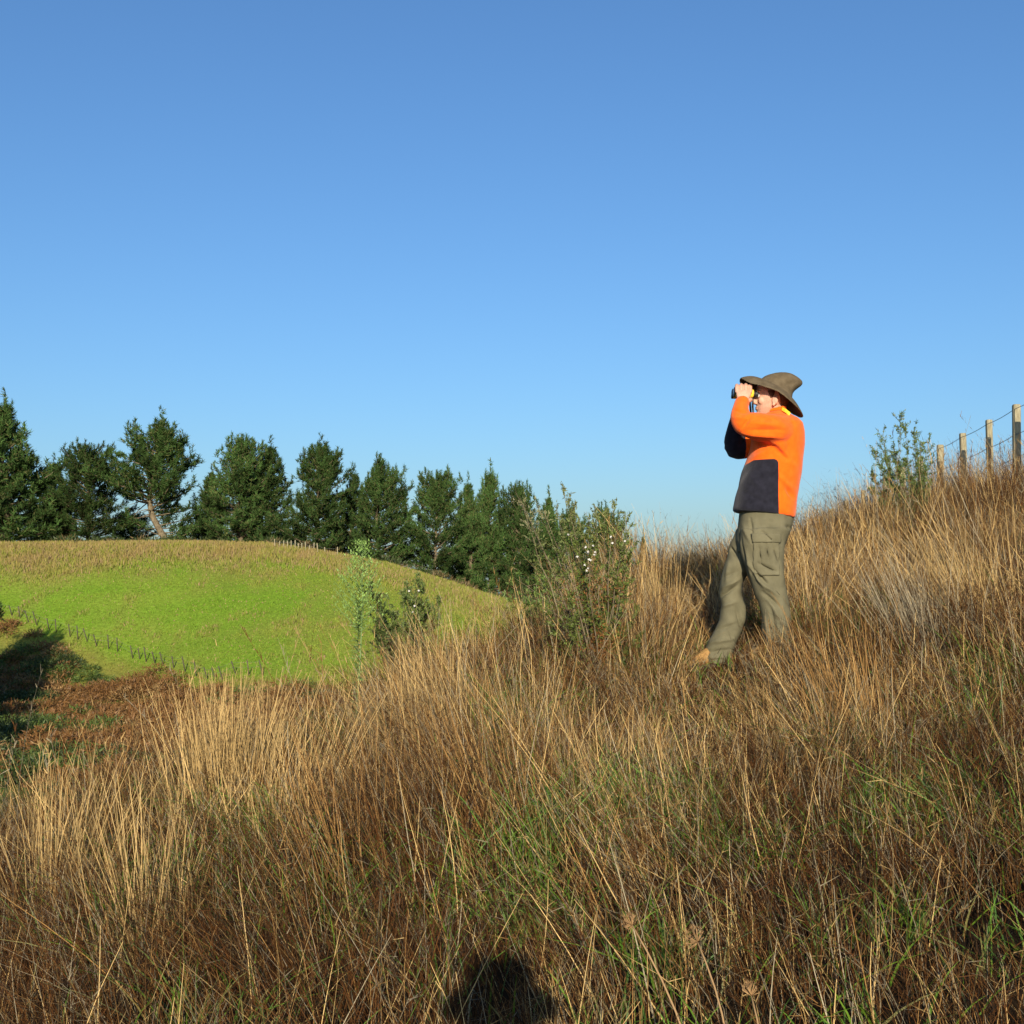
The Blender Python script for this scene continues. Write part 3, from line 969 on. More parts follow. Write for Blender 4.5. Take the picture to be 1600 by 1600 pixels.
# low undergrowth along the foot of the belt
acc = Acc(); r = np.random.default_rng(17)
for i in range(170):
    px = r.uniform(-60, 980); Y = r.uniform(152, 160); x = (px - 800) / F * Y
    g = float(height(x, Y)); R = r.uniform(0.6, 1.7); m = int(110 * R)
    d = unit(r.normal(size=(m, 3))); d[:, 2] = np.abs(d[:, 2])
    P = A([x, Y, g]) + d * (R * r.random(m) ** .4)[:, None] * A([1.3, 1, .9])
    c = A([0.055, 0.08, 0.024]) if r.random() < .7 else A([0.14, 0.10, 0.04])
    ribbons(acc, P, d + A([0, 0, .5]) + r.normal(size=(m, 3)) * .5, r.uniform(.25, .55, m), r.uniform(.08, .16, m), np.zeros((m, 3)), c * r.uniform(.7, 1.3, (m, 1)), segs=1, r=r)
tag(acc.build('belt_undergrowth', M_leaf), 'low dark scrub at the foot of the pine belt', 'undergrowth', kind='stuff')

# dark trees standing just outside the left edge; they shade the gully
for k, (x, Y, s, t) in enumerate([(-39.2, 74, 0.75, 0.3), (-43.2, 82, 0.85, 2.2), (-34.8, 64, 0.6, 4.0), (-43, 92, 0.8, 1.0), (-29.5, 56, 0.5, 5.0)]):
    o = copy_tree(protos['round' if k % 2 else 'broad'])
    o.location = (x, Y, float(height(x, Y)) - 0.3); o.scale = (s, s, s); o.rotation_euler = (0, 0, t)
    tag(o, 'dark tree beyond the left edge shading the gully', 'tree', 'trees shading the gully')


# ------------------------------------------------------------------ shrubs and weeds on the near slope
def shrub(name, label, base, tips, seed, leaf_col, leaves=26, twigs=20, depth=0.25, leafL=0.016, leafW=0.005, spread=0.10, flowers=None, start=0.15, rust=None, cat='shrub'):
    r = np.random.default_rng(seed)
    base = A(base)
    root = empty(name, base)
    wood = Acc(); leaf = Acc()
    LP = []; LD = []
    for (px, py) in tips:
        Y = base[1] + r.normal() * depth
        tip = W(px, py, Y)
        d = tip - base
        L = np.linalg.norm(d)
        s = np.linspace(0, 1, 8)[:, None]
        sag = A([r.normal() * .05, r.normal() * .05, 0.10]) * L
        pts = base + d * s + sag * (s * (1 - s)) * 1.2 + r.normal(size=(8, 3)) * 0.008 * L * np.sin(np.pi * s)
        tube(wood, pts, np.linspace(0.006, 0.0012, 8) * max(0.5, min(1, L)), n=5, col=(0.16, 0.11, 0.07))
        for k in range(twigs):
            q = start + (1 - start) * r.random() ** 0.8
            i = min(6, int(q * 7)); f = q * 7 - i
            b = pts[i] * (1 - f) + pts[i + 1] * f
            ax = unit(pts[i + 1] - pts[i])
            td = unit(ax * 0.9 + r.normal(size=3) * 0.55 + A([0, 0, 0.25]))
            tl = spread * L * r.uniform(0.4, 1.3) * (1.25 - q * 0.85)
            e = b + td * tl
            ribbons(wood, b[None], td[None], A([tl]), A([0.003]), np.zeros((1, 3)), A([0.18, 0.12, 0.07]), segs=1, r=r)
            m = leaves if not (name == 'manuka_bush' and tip[0] < W(868, 800, base[1])[0]) else int(leaves * .5)
            qq = r.random(m)
            LP.append(b + (e - b) * qq[:, None] + r.normal(size=(m, 3)) * 0.004)
            LD.append(td * 0.8 + r.normal(size=(m, 3)) * 0.7)
    P = np.concatenate(LP); D = np.concatenate(LD); n = len(P)
    px, py = pix(P)
    c = leaf_col(px, py, n, r)
    ribbons(leaf, P, D, r.uniform(0.7, 1.3, n) * leafL, leafW, np.zeros((n, 3)), c, segs=2, taper=2.2, tip=0.1, r=r)
    wood.build('stems', M_bark, root, True)
    leaf.build('foliage', M_leaf, root)
    if flowers:
        fa = Acc()
        for (fx, fy) in flowers:
            i = np.argmin((px - fx) ** 2 + (py - fy) ** 2 + (P[:, 1] - base[1] + .1) * 900)
            c0 = P[i] + A([0, -0.02, 0.005])
            nrm = unit(A([r.normal() * .4, -1, r.normal() * .4 + .3])); u = unit(np.cross(nrm, A([0, 0, 1.0]))); v = np.cross(nrm, u)
            for k in range(5):
                a = k * 2 * math.pi / 5 + r.random()
                pd = u * math.cos(a) + v * math.sin(a)
                sd = np.cross(nrm, pd)
                V = [c0, c0 + pd * .0045 + sd * .003, c0 + pd * .008, c0 + pd * .0045 - sd * .003]
                fa.add(V, [(0, 1, 2, 3)], None, (0.62, 0.6, 0.55))
        fa.build('blossoms', M_leaf, root)
    tag(root, label, cat)
    return root


def c_big(px, py, n, r):
    c = A([0.105, 0.14, 0.028]) * r.uniform(0.5, 1.5, (n, 1))
    pale = np.clip((905 - px) / 90, 0, 1) * np.clip((905 - py) / 90, 0, 1) * 0.9 + 0.35 * np.clip((850 - py) / 60, 0, 1)
    c = c + (A([0.24, 0.23, 0.12]) - c) * (pale * r.uniform(.5, 1, n))[:, None]
    ru = 0.45 * np.exp(-((px - 935) / 34) ** 2 - ((py - 925) / 28) ** 2) + 1.1 * np.exp(-((px - 940) / 26) ** 2 - ((py - 1030) / 46) ** 2)
    m = r.random(n) < ru
    c[m] = A([0.26, 0.115, 0.035]) * r.uniform(.6, 1.2, (m.sum(), 1))
    return c


def c_green(px, py, n, r):
    c = A([0.10, 0.145, 0.036]) * r.uniform(0.6, 1.4, (n, 1))
    y = r.random(n) < .15
    c[y] = A([0.17, 0.18, 0.06]) * r.uniform(.7, 1.2, (y.sum(), 1))
    return c


bx, by = (938 - 800) / F * 7.5, 7.5
TB = [(805, 768), (812, 778), (820, 800), (838, 788), (850, 800), (880, 765), (886, 780), (870, 800), (898, 792), (905, 810), (920, 806), (932, 800), (945, 800), (958, 790),
      (968, 802), (980, 800), (984, 822), (990, 850), (975, 845), (840, 845), (832, 880), (850, 905), (846, 950), (865, 985), (985, 905), (998, 950), (1002, 990), (985, 1010), (880, 1000), (900, 1020),
      (900, 850), (915, 870), (930, 850), (950, 860), (905, 900), (925, 920), (950, 910), (965, 880), (890, 930), (970, 960), (940, 960), (915, 975), (950, 1010), (925, 1020), (880, 955), (960, 985)]
shrub('manuka_bush', 'tall flowering manuka bush with arching pale sprays left of the man', (bx, by, float(height(bx, by)) - 0.05), TB, 1, c_big, leaves=18, twigs=22, depth=0.22, start=0.2, leafL=0.021, leafW=0.0068, spread=0.135,
      flowers=[(908, 870), (912, 878), (918, 862), (914, 884), (925, 855), (900, 872), (938, 868), (912, 850), (930, 882), (960, 848), (922, 890), (917, 893), (926, 886),
               (903, 858), (896, 845), (982, 848), (909, 862), (920, 878), (950, 842), (915, 868), (930, 870)])
bx, by = (628 - 800) / F * 8.4, 8.4
shrub('low_bush', 'low dark bushy shrub on the ridge beside the fleabane weed', (bx, by, float(height(bx, by)) - 0.05),
      [(578, 918), (588, 930), (596, 950), (606, 935), (640, 912), (655, 908), (662, 915), (690, 932), (645, 940), (672, 950), (588, 985), (600, 968), (620, 960), (655, 960), (640, 975), (680, 970), (610, 985), (665, 935), (630, 930)],
      2, c_green, leaves=32, twigs=26, depth=0.15, leafL=0.022, leafW=0.007, spread=0.17, flowers=[(640, 925), (644, 945), (640, 950), (646, 950), (652, 925)])
bx, by = (1424 - 800) / F * 11.4, 11.4
shrub('ridge_bush', 'spiky green bush on the skyline beside the ridge fence', (bx, by, float(height(bx, by)) - 0.05),
      [(1408, 650), (1414, 672), (1380, 668), (1374, 690), (1364, 704), (1362, 740), (1396, 690), (1400, 710), (1428, 668), (1440, 690), (1452, 690), (1456, 716), (1446, 735), (1372, 760), (1356, 755), (1432, 715), (1416, 720), (1390, 735), (1440, 760), (1400, 760), (1425, 745), (1380, 720), (1460, 745)],
      3, c_green, leaves=20, twigs=26, depth=0.2, leafL=0.027, leafW=0.007, spread=0.17)
bx, by = (838 - 800) / F * 9.3, 9.3
shrub('young_shrub', 'small bright leafy shrub on the ridge left of the manuka bush', (bx, by, float(height(bx, by)) - 0.05),
      [(800, 905), (812, 896), (825, 900), (838, 905), (850, 900), (862, 915), (790, 925), (820, 930), (845, 930), (870, 935)],
      4, lambda px, py, n, r: A([0.12, 0.19, 0.04]) * r.uniform(.7, 1.3, (n, 1)), leaves=14, twigs=10, depth=0.15, leafL=0.028, leafW=0.010, spread=0.12)


def fleabane():
    r = np.random.default_rng(9)
    Y = 7.75; x = (556 - 800) / F * Y
    base = A([x, Y, float(height(x, Y)) - 0.03])
    root = empty('fleabane_weed', base)
    tip = W(565, 849, Y)
    s = np.linspace(0, 1, 10)[:, None]
    pts = base + (tip - base) * s + A([0.02, 0, 0]) * np.sin(s * 3)
    st = Acc(); tube(st, pts, np.linspace(0.006, 0.002, 10), n=6, col=(0.2, 0.3, 0.1))
    lf = Acc(); hd = Acc()
    n = 260
    q = r.uniform(0.08, 0.7, n); P = base + (tip - base) * q[:, None]
    a = r.uniform(0, 6.28, n); D = np.stack([np.cos(a), np.sin(a), r.uniform(.1, .9, n)], -1)
    ribbons(lf, P, D, r.uniform(0.035, 0.085, n), r.uniform(0.004, 0.008, n), A([0, 0, -0.02]) * np.ones((n, 1)), A([0.15, 0.24, 0.07]) * r.uniform(.7, 1.3, (n, 1)), segs=3, taper=2, tip=.1, r=r)
    for k in range(58):
        q = 0.52 + 0.48 * (k / 57.0)
        b = base + (tip - base) * q
        a = k * 2.4
        L = np.interp(q, [0.52, 0.62, 0.85, 1.0], [0.20, 0.24, 0.13, 0.03])
        d = unit(A([math.cos(a) * .75, math.sin(a) * .75, .75]))
        e = b + d * L
        tube(st, [b, (b + e) / 2 - A([0, 0, .008]), e], [0.002, 0.0016, 0.001], n=4, col=(0.2, 0.3, 0.1))
        m = int(7 + L * 45)
        qq = r.uniform(.25, 1, m)
        C = b + (e - b) * qq[:, None] + r.normal(size=(m, 3)) * 0.016
        ribbons(hd, C, r.normal(size=(m, 3)) * .4 + A([0, 0, 1.0]), r.uniform(.010, .016, m), r.uniform(.006, .011, m), np.zeros((m, 3)), A([0.22, 0.35, 0.08]) * r.uniform(.75, 1.2, (m, 1)), segs=2, tip=.6, r=r)
        ribbons(lf, C[::2], r.normal(size=(len(C[::2]), 3)) + d, r.uniform(.02, .04, len(C[::2])), .003, np.zeros((len(C[::2]), 3)), A([0.13, 0.24, 0.05]), segs=1, r=r)
    st.build('stem', M_leaf, root, True); lf.build('leaves', M_leaf, root); hd.build('blossom', M_leaf, root)
    tag(root, 'tall pale green fleabane weed standing in front of the paddock', 'weed')


fleabane()


def dried_head(px, py, Y, foot_px, lab, R, seed):
    r = np.random.default_rng(seed)
    top = W(px, py, Y)
    f = W(foot_px[0], foot_px[1], Y - 0.25)
    f[2] = float(height(f[0], f[1]))
    root = empty('dried_flower_stalk', f)
    st = Acc()
    s = np.linspace(0, 1, 8)[:, None]
    pts = f + (top - f) * s + A([0.02, 0, 0.03]) * np.sin(s * math.pi)
    tube(st, pts, np.linspace(0.0032, 0.002, 8), n=6, col=(0.33, 0.21, 0.10))
    st.build('stalk', M_grass, root, True)
    um = Acc(); ax = unit(top - pts[-2])
    for k in range(22):
        d = unit(ax + r.normal(size=3) * 0.75)
        e = top + d * R; e2 = e + (ax * 0.9 - d * 0.35) * R * 0.5
        tube(um, [top, e, e2], [0.0012, 0.001, 0.0008], n=4, col=A([0.33, 0.20, 0.09]) * r.uniform(.8, 1.2))
        m = 7
        ribbons(um, np.tile(e2, (m, 1)), r.normal(size=(m, 3)) + ax, r.uniform(.005, .011, m), .0016, np.zeros((m, 3)), A([0.30, 0.18, 0.08]), segs=1, r=r)
    um.build('seed_head', M_grass, root)
    tag(root, lab, 'dried flower')


dried_head(988, 1446, 2.9, (1120, 1600), 'thick leaning dead stalk with a curled seed head near the bottom edge', 0.020, 1)
dried_head(1090, 1472, 2.95, (1150, 1640), 'brown cup shaped dead seed head among green grass, middle of the three', 0.028, 2)
dried_head(1174, 1556, 2.75, (1190, 1680), 'small dead seed head lowest of the three at the bottom edge', 0.022, 3)


# ------------------------------------------------------------------ the man with binoculars
def ring_px(f, b, hd, Y):
    p = W(f[0], f[1], Y); q = W(b[0], b[1], Y)
    return ((p + q) / 2, (q - p) / 2, A([0, hd, 0]))


def rings_px(rows, Y):
    return [ring_px((r[1], r[0]), (r[2], r[0]), r[3], Y if len(r) < 5 else r[4]) for r in rows]


YM = 7.55
PPM = YM / F


def build_man():
    gz = float(height(MAN[0], MAN[1]))
    root = empty('person', (MAN[0], MAN[1], gz))
    tag(root, 'man in orange fleece, olive trousers and brimmed hat looking through binoculars', 'person')

    # --- body: head, neck, arms and hands as one skin
    b = Acc()
    head = [(650, 1187, 1198, .022), (647.5, 1184, 1204, .040), (643, 1182.5, 1210, .050), (638, 1182, 1216, .059), (630, 1182, 1225, .068), (622, 1182.5, 1229.5, .075),
            (612, 1181.5, 1231, .077), (602, 1183, 1231, .076), (596, 1189, 1229, .066), (592.5, 1197, 1224, .046), (591, 1204, 1217, .02)]
    loft(b, rings_px(head, YM), n=32, e=2.15)
    limb(b, [W(1206, 634, YM), W(1214, 650, YM), W(1218, 668, YM)], [.056, .058, .075])
    # brow, nose, lips, chin, ears
    ball(b, W(1182.5, 613, YM), (.016, .055, .011))
    loft(b, [(W(1181.5, 616, YM), A([.006, 0, 0]), A([0, .010, 0])), (W(1179.5, 624, YM), A([.012, 0, 0]), A([0, .011, 0])), (W(1178.6, 628.5, YM), A([.014, 0, 0]), A([0, .016, 0])), (W(1181, 632, YM), A([.012, 0, 0]), A([0, .016, 0]))], n=14)
    ball(b, W(1182.2, 636.8, YM), (.009, .024, .0045)); ball(b, W(1182.4, 639.4, YM), (.009, .022, .005))
    ball(b, W(1185.5, 646, YM), (.016, .024, .013))
    for sgn in (-1, 1):
        ball(b, W(1191, 626, YM + sgn * .041), (.024, .016, .028))       # cheeks
        c = W(1210, 626, YM + sgn * .077)
        ball(b, c, (.015, .009, .028))
        ball(b, c + A([.009, sgn * .007, .003]), (.012, .007, .024))
        ball(b, c + A([-.006, sgn * .003, -.024]), (.009, .007, .010))
    # torso core (under the clothes) so that the body is continuous
    loft(b, rings_px([(655, 1195, 1240, .09), (672, 1184, 1246, .16), (715, 1180, 1244, .15), (770, 1166, 1236, .14), (805, 1166, 1232, .14)], YM))
    limb(b, [W(1222, 676, YM - .12), W(1190, 668, YM - .195), W(1159, 661, YM - .20), W(1156, 645, YM - .16), W(1160, 628, YM - .105)], [.058, .05, .043, .04, .029])
    limb(b, [W(1216, 674, YM + .18), W(1178, 690, YM + .2), W(1146, 702, YM + .18), W(1149, 670, YM + .15), W(1160, 630, YM + .11)], [.058, .05, .043, .04, .029])
    for sgn in (-1, 1):
        yo = lambda d: YM + sgn * d
        # palm on the outer side of the barrel
        loft(b, [(W(1160, 631, yo(.104)), A([.024, 0, 0]), A([0, .018, 0])), (W(1160.5, 625, yo(.100)), A([.034, 0, 0]), A([0, .020, 0])), (W(1162, 617, yo(.092)), A([.045, 0, 0]), A([0, .018, 0])),
                 (W(1162, 611.5, yo(.085)), A([.045, 0, 0]), A([0, .015, 0])), (W(1162, 609.8, yo(.083)), A([.040, 0, 0]), A([0, .010, 0]))], n=20, e=2.8)
        for k, (fx, ln) in enumerate([(1151.4, .6), (1158.4, 1.1), (1165.6, 1.2), (1172.6, .8)]):
            rr = .0112 if k else .0105
            limb(b, [W(fx, 612, yo(.084)), W(fx - .4, 605.5 - ln, yo(.074)), W(fx - .2, 602.6 - 1.2 * ln, yo(.052)), W(fx + .6, 603.8 - 1.0 * ln, yo(.026 - .008 * ln))], [rr * 1.1, rr * 1.12, rr, rr * .8], n=10)
        limb(b, [W(1170, 626, yo(.095)), W(1173, 624.5, yo(.074)), W(1171, 624, yo(.050)), W(1168, 624, yo(.034))], [.014, .0125, .011, .0085], n=10)
    fuse('body', b, 0.0034, 2, M_skin, root)

    # eyes in the shade of the eyepieces
    for sgn in (-1, 1):
        e = Acc(); ball(e, W(1184.3, 618.3, YM + sgn * .032), (.012, .012, .012), n=8); e.build('eye', M_eye, root, True)

    # --- hair under the hat
    h = Acc()
    loft(h, rings_px([(636, 1217, 1227, .045), (630, 1212, 1231, .066), (622, 1208, 1234, .079), (612, 1201, 1235, .084), (602, 1193, 1234, .083), (597, 1194, 1231, .072), (593, 1202, 1224, .03)], YM), n=30)
    for sgn in (-1, 1):
        loft(h, [(W(1205, 610, YM + sgn * .074), A([.026, 0, 0]), A([0, .010, 0])), (W(1206, 617, YM + sgn * .075), A([.016, 0, 0]), A([0, .007, 0])), (W(1205.5, 622, YM + sgn * .0745), A([.008, 0, 0]), A([0, .004, 0]))], n=14)
    fuse('hair', h, 0.005, 2, M_hair, root)

    # --- orange fleece jacket
    j = Acc()
    rows = [((1195, 646), (1229, 641), .060), ((1192, 650), (1236, 648), .085), ((1186, 656), (1246, 655), .145), ((1180, 663), (1252, 663), .195), ((1177, 676), (1254.5, 676), .213), ((1174, 695), (1255, 695), .206),
            ((1168, 715), (1253, 715), .195), ((1160, 735), (1250.5, 736), .188), ((1154.5, 755), (1247.5, 757), .185), ((1150, 777), (1244.5, 782), .185), ((1147, 793), (1242, 803), .187), ((1146.5, 798), (1241, 810), .182), ((1150, 799), (1238, 809), .17)]
    loft(j, [ring_px(f, bk, hd, YM) for f, bk, hd in rows], n=40, e=2.3)
    limb(j, [W(1236, 678, YM - .06), W(1222, 674, YM - .135), W(1206, 670, YM - .19), W(1186, 667, YM - .215), W(1161, 660.5, YM - .205), W(1156.5, 645, YM - .165), W(1159.5, 629.5, YM - .115)], [.08, .09, .092, .085, .070, .056, .047], n=20)
    loft(j, [(W(1205, 684, YM - .19), A([.06, 0, 0]), A([0, .05, 0])), (W(1214, 694, YM - .175), A([.065, 0, 0]), A([0, .05, 0])), (W(1222, 706, YM - .16), A([.05, 0, 0]), A([0, .04, 0]))], n=20)
    limb(j, [W(1222, 676, YM + .15), W(1206, 682, YM + .18), W(1178, 693, YM + .20), W(1148, 701, YM + .185), W(1150, 672, YM + .15), W(1159, 633, YM + .115)], [.085, .088, .078, .064, .055, .046], n=20)

    def jfolds(V, N):
        z1 = YM - .3
        for (p, q, w, a) in [((1165, 690), (1215, 700), .010, -.012), ((1160, 678), (1222, 684), .009, .008), ((1170, 672), (1228, 672), .010, -.006), ((1168, 660), (1215, 664), .010, .006),
                             ((1172, 652), (1160, 668), .008, -.009), ((1210, 700), (1238, 722), .011, -.010), ((1218, 698), (1242, 730), .011, .007), ((1228, 760), (1240, 778), .010, -.010), ((1215, 740), (1238, 765), .013, .007),
                             ((1200, 705), (1175, 716), .010, .006), ((1146, 640), (1166, 646), .007, -.006), ((1144, 652), (1168, 655), .007, .005), ((1170, 742), (1200, 775), .014, .005), ((1165, 770), (1200, 788), .011, -.005)]:
            V = fold2(V, N, p, q, (w * .75 + .002) / PPM, a * 1.7, yhi=YM + .02)
        nz = vnoise(V[:, 0] * 14 + V[:, 1] * 5, V[:, 2] * 12 + V[:, 1] * 9, 3) - .5
        return V + N * (nz * .010)[:, None]
    jo = fuse('jacket', j, 0.0065, 9, M_jacket, root, jfolds)
    V = np.zeros(len(jo.data.vertices) * 3, np.float32); jo.data.vertices.foreach_get('co', V)
    V = V.reshape(-1, 3) + A(root.location)
    px, py = pix(V)
    xw = V[:, 0]
    # dark front panel: rounded box on the side of the belly, and the dark elbow of the far sleeve
    xl = W(1206.5, 760, YM)[0]; zt = W(1180, 722, YM)[2]
    qx = xw - xl; qz = V[:, 2] - zt
    rr = 0.03
    dx = np.maximum(qx + rr, 0); dz = np.maximum(qz + rr, 0)
    front = np.maximum(0, (W(1172, 722, YM)[0] - xw)) * 0.6
    sd = np.where((qx + rr > 0) | (qz + front + rr > 0), np.hypot(dx, np.maximum(qz + front + rr, 0)) - rr, np.maximum(qx, qz + front))
    near_body = np.abs(V[:, 1] - YM) < .26
    sleeve_far = (V[:, 1] > YM + .085) & (xw < W(1172, 700, YM)[0]) & (V[:, 2] > zt - .01)
    p1 = np.clip(0.5 - sd / 0.016, 0, 1)
    p1 = np.where(sleeve_far | ~near_body, 0, p1)
    c0 = W(1152, 716, YM + .18)
    p2 = np.clip(0.5 + (0.014 + (W(1152, 662, YM + .18)[2] - V[:, 2]) * .8 - np.maximum(0, xw - W(1150, 700, YM + .2)[0]) * 1.1) / .03, 0, 1)
    p2 = np.where(sleeve_far, p2, 0)
    at = jo.data.attributes.new('panel', 'FLOAT', 'POINT'); at.data.foreach_set('value', np.maximum(p1, p2).astype(np.float32))
    # collar band and the yellow tape at the back of the neck
    col = Acc()
    cf = [((1194, 645.5), (1229, 641), .062), ((1195.5, 641.5), (1228, 634.5), .064), ((1198, 640.5), (1226, 634.5), .058), ((1198, 646), (1226, 643), .055)]
    loft(col, [ring_px(f, bk, hd, YM) for f, bk, hd in cf], n=32)
    co = fuse('collar', col, 0.005, 2, M_jacket, root)
    tp = Acc()
    pts = [W(1221, 638.5, YM - .066), W(1226, 641, YM - .095), W(1230, 644, YM - .112), W(1234, 647.5, YM - .124)]
    for p, q in zip(pts[:-1], pts[1:]):
        loft(tp, [(p, A([.004, 0, .012]), A([0, .007, .003])), (q, A([.005, 0, .012]), A([0, .007, .003]))], n=12, e=4)
    fuse('neck_tape', tp, .004, 1, M_yellow, root)

    # --- olive cargo trousers
    t = Acc()
    loft(t, [ring_px((1158, 788), (1237, 796), .160, YM), ring_px((1155, 806), (1239.5, 810), .172, YM), ring_px((1153, 824), (1236, 826), .178, YM), ring_px((1150, 845), (1228, 846), .172, YM), ring_px((1152, 862), (1222, 862), .15, YM)], n=36, e=2.3)
    nl = [(826, 1157, 1236, .10), (850, 1157, 1227, .108), (878, 1162, 1224, .104), (899, 1167, 1225, .098), (918, 1175, 1229, .092), (940, 1186, 1233, .086), (964, 1191, 1236, .082), (990, 1191, 1238, .08), (1013, 1191, 1239, .08), (1030, 1192, 1239, .077), (1040, 1193, 1238, .072)]
    loft(t, rings_px(nl, YM - .095), n=30, e=2.2)
    fl = [(826, 1151, 1220, .09), (852, 1139.5, 1205, .098), (878, 1133.5, 1186, .095), (900, 1129, 1166, .09), (915, 1126, 1160, .086), (929, 1123.5, 1160, .084), (946, 1126, 1165, .084), (969, 1123, 1163, .08), (986, 1116.5, 1157, .08), (1002, 1107, 1150, .08), (1022, 1100.5, 1143, .076), (1037, 1102, 1137, .072)]
    loft(t, rings_px(fl, YM + .09), n=30, e=2.2)

    def tfolds(V, N):
        L = [((1125, 932), (1152, 916), .007, -.014, .09), ((1128, 920), (1156, 905), .009, .010, .09), ((1137, 852), (1152, 872), .008, -.012, .09), ((1128, 905), (1150, 893), .008, -.006, .09),
             ((1130, 948), (1150, 940), .009, .008, .09), ((1150, 950), (1160, 985), .010, -.009, .09), ((1120, 985), (1150, 975), .009, -.008, .09), ((1108, 1005), (1145, 998), .009, .008, .09), ((1104, 1020), (1140, 1015), .008, -.009, .09), ((1103, 1028), (1138, 1026), .006, .007, .09), ((1140, 880), (1135, 912), .010, .006, .09),
             ((1185, 880), (1212, 893), .008, -.012, -.095), ((1178, 890), (1200, 915), .008, -.012, -.095), ((1170, 880), (1195, 920), .008, .010, -.095), ((1183, 905), (1215, 930), .009, .010, -.095), ((1192, 925), (1220, 950), .009, -.010, -.095), ((1200, 935), (1228, 985), .010, .008, -.095),
             ((1205, 950), (1215, 1010), .009, -.010, -.095), ((1196, 965), (1204, 1020), .010, .007, -.095), ((1222, 950), (1230, 1010), .009, .007, -.095), ((1160, 820), (1175, 850), .012, .006, -.1), ((1172, 810), (1176, 848), .006, -.007, -.1), ((1188, 828), (1208, 846), .006, -.008, -.1), ((1165, 860), (1172, 900), .011, .006, -.1), ((1206, 850), (1216, 880), .006, -.008, -.1), ((1196, 848), (1202, 876), .006, -.007, -.1), ((1185, 852), (1190, 880), .006, -.007, -.1),
             ((1154, 822), (1164, 880), .006, -.014, -.06), ((1228, 822), (1238, 826), .007, -.008, -.1), ((1200, 1005), (1232, 1015), .008, -.009, -.095), ((1196, 1020), (1234, 1028), .008, .008, -.095)]
        for p, q, w, a, yo in L:
            V = fold2(V, N, p, q, (w * .55 + .0025) / PPM, a * 1.7, *((YM - .06, 99) if yo > 0 else (-99, YM - .05)))
        nz = vnoise(V[:, 0] * 17 + V[:, 1] * 6, V[:, 2] * 11 + V[:, 1] * 8, 4) - .5
        return V + N * (nz * .014)[:, None]
    to = fuse('trousers', t, 0.007, 3, M_twill, root, tfolds)
    # cargo pocket and its flap, cut from the same surface and lifted off it
    me = to.data
    nv = len(me.vertices)
    V = np.zeros(nv * 3, np.float32); me.vertices.foreach_get('co', V); V = V.reshape(-1, 3).astype(float) + A(root.location)
    N = np.zeros(nv * 3, np.float32); me.vertices.foreach_get('normal', N); N = N.reshape(-1, 3).astype(float)
    px, py = pix(V)
    faces = [tuple(p.vertices) for p in me.polygons]

    def patch(name, x0, x1, y0, y1, lift):
        ok = (px > x0) & (px < x1) & (py > y0) & (py < y1) & (V[:, 1] < YM - .1) & (N[:, 1] < -.2)
        fs = [f for f in faces if all(ok[i] for i in f)]
        ids = sorted({i for f in fs for i in f}); mp = {i: k for k, i in enumerate(ids)}
        m = len(ids)
        outer = V[ids] + N[ids] * lift; inner = V[ids] - N[ids] * .004
        cnt = {}
        for f in fs:
            for a_, b_ in zip(f, f[1:] + f[:1]): cnt[(a_, b_)] = cnt.get((a_, b_), 0) + 1
        Q = []; T = []
        for f in fs:
            g = [mp[i] for i in f]
            (Q if len(g) == 4 else T).append(tuple(g))
        for (a_, b_) in cnt:
            if (b_, a_) not in cnt: Q.append((mp[b_], mp[a_], mp[a_] + m, mp[b_] + m))
        ac = Acc(); ac.add(np.concatenate([outer, inner]), Q, T)
        ac.build(name, M_twill, root, True)
    patch('pocket', 1177, 1217, 846, 899, .010)
    patch('pocket_flap', 1175, 1218, 834, 848, .016)

    # --- boots
    for (pxx, yo, hgt, d) in ((1119, .09, 1041, 0), (1213, -.095, 1043, 0)):
        c = W(pxx, hgt, YM + yo); g = float(height(c[0], c[1])) + .008
        bt = Acc()
        c[2] = g
        up = A([0, 0, 1.0]); fwd = A([-1.0, 0, 0.0])
        tilt = -.10
        def pt(f, z): return c + fwd * f + up * (z + tilt * f * .8)
        rows = [(-.085, .030, .045, .03), (-.05, .06, .06, .038), (0.0, .075, .075, .041), (.05, .058, .058, .044), (.10, .045, .046, .047), (.14, .037, .037, .044), (.168, .028, .027, .028)]
        loft(bt, [(pt(f, zc), A([0, w_, 0]), up * hz) for f, zc, hz, w_ in rows], n=18, e=2.6)
        limb(bt, [pt(-.03, .07), pt(-.035, .16)], [.052, .055])
        bo = fuse('boot', bt, 0.006, 2, M_boot, root)
        so = Acc()
        loft(so, [(pt(f, -.002), A([0, w_ * 1.08, 0]), up * .014) for f, zc, hz, w_ in rows], n=14, e=5)
        s = so.build('sole', M_sole, None)
        s.data.transform(__import__('mathutils').Matrix.Translation([-float(v) for v in root.location]))
        s.parent = bo

    # --- felt hat, tilted back
    ht = Acc()
    C = W(1213, 608.5, YM)
    th = math.radians(33)
    fx = A([-math.cos(th), 0, math.sin(th)]); upv = A([math.sin(th), 0, math.cos(th)]); sy = A([0, 1.0, 0])
    k = PPM
    crown = [(-3, -30, 30, 25), (3, -27, 28.5, 24), (8, -25, 26.5, 23), (14, -25.5, 22.5, 22), (20, -27.5, 17.5, 20.5), (25, -29.5, 12, 18.5), (29, -30, 6, 16), (32, -28, 0, 12), (33, -23, -7, 6)]
    loft(ht, [(C + fx * ((a_ + b_) / 2 * k) + upv * (u_ * k), fx * ((b_ - a_) / 2 * k), sy * (w_ * k)) for u_, a_, b_, w_ in crown], n=36, e=2.1)
    # brim: rolled up at the sides, dipping fore and aft
    n = 72; m = 9
    a = np.arange(n) / n * 2 * math.pi
    ca, sa = np.cos(a), np.sin(a)
    top = []; bot = []
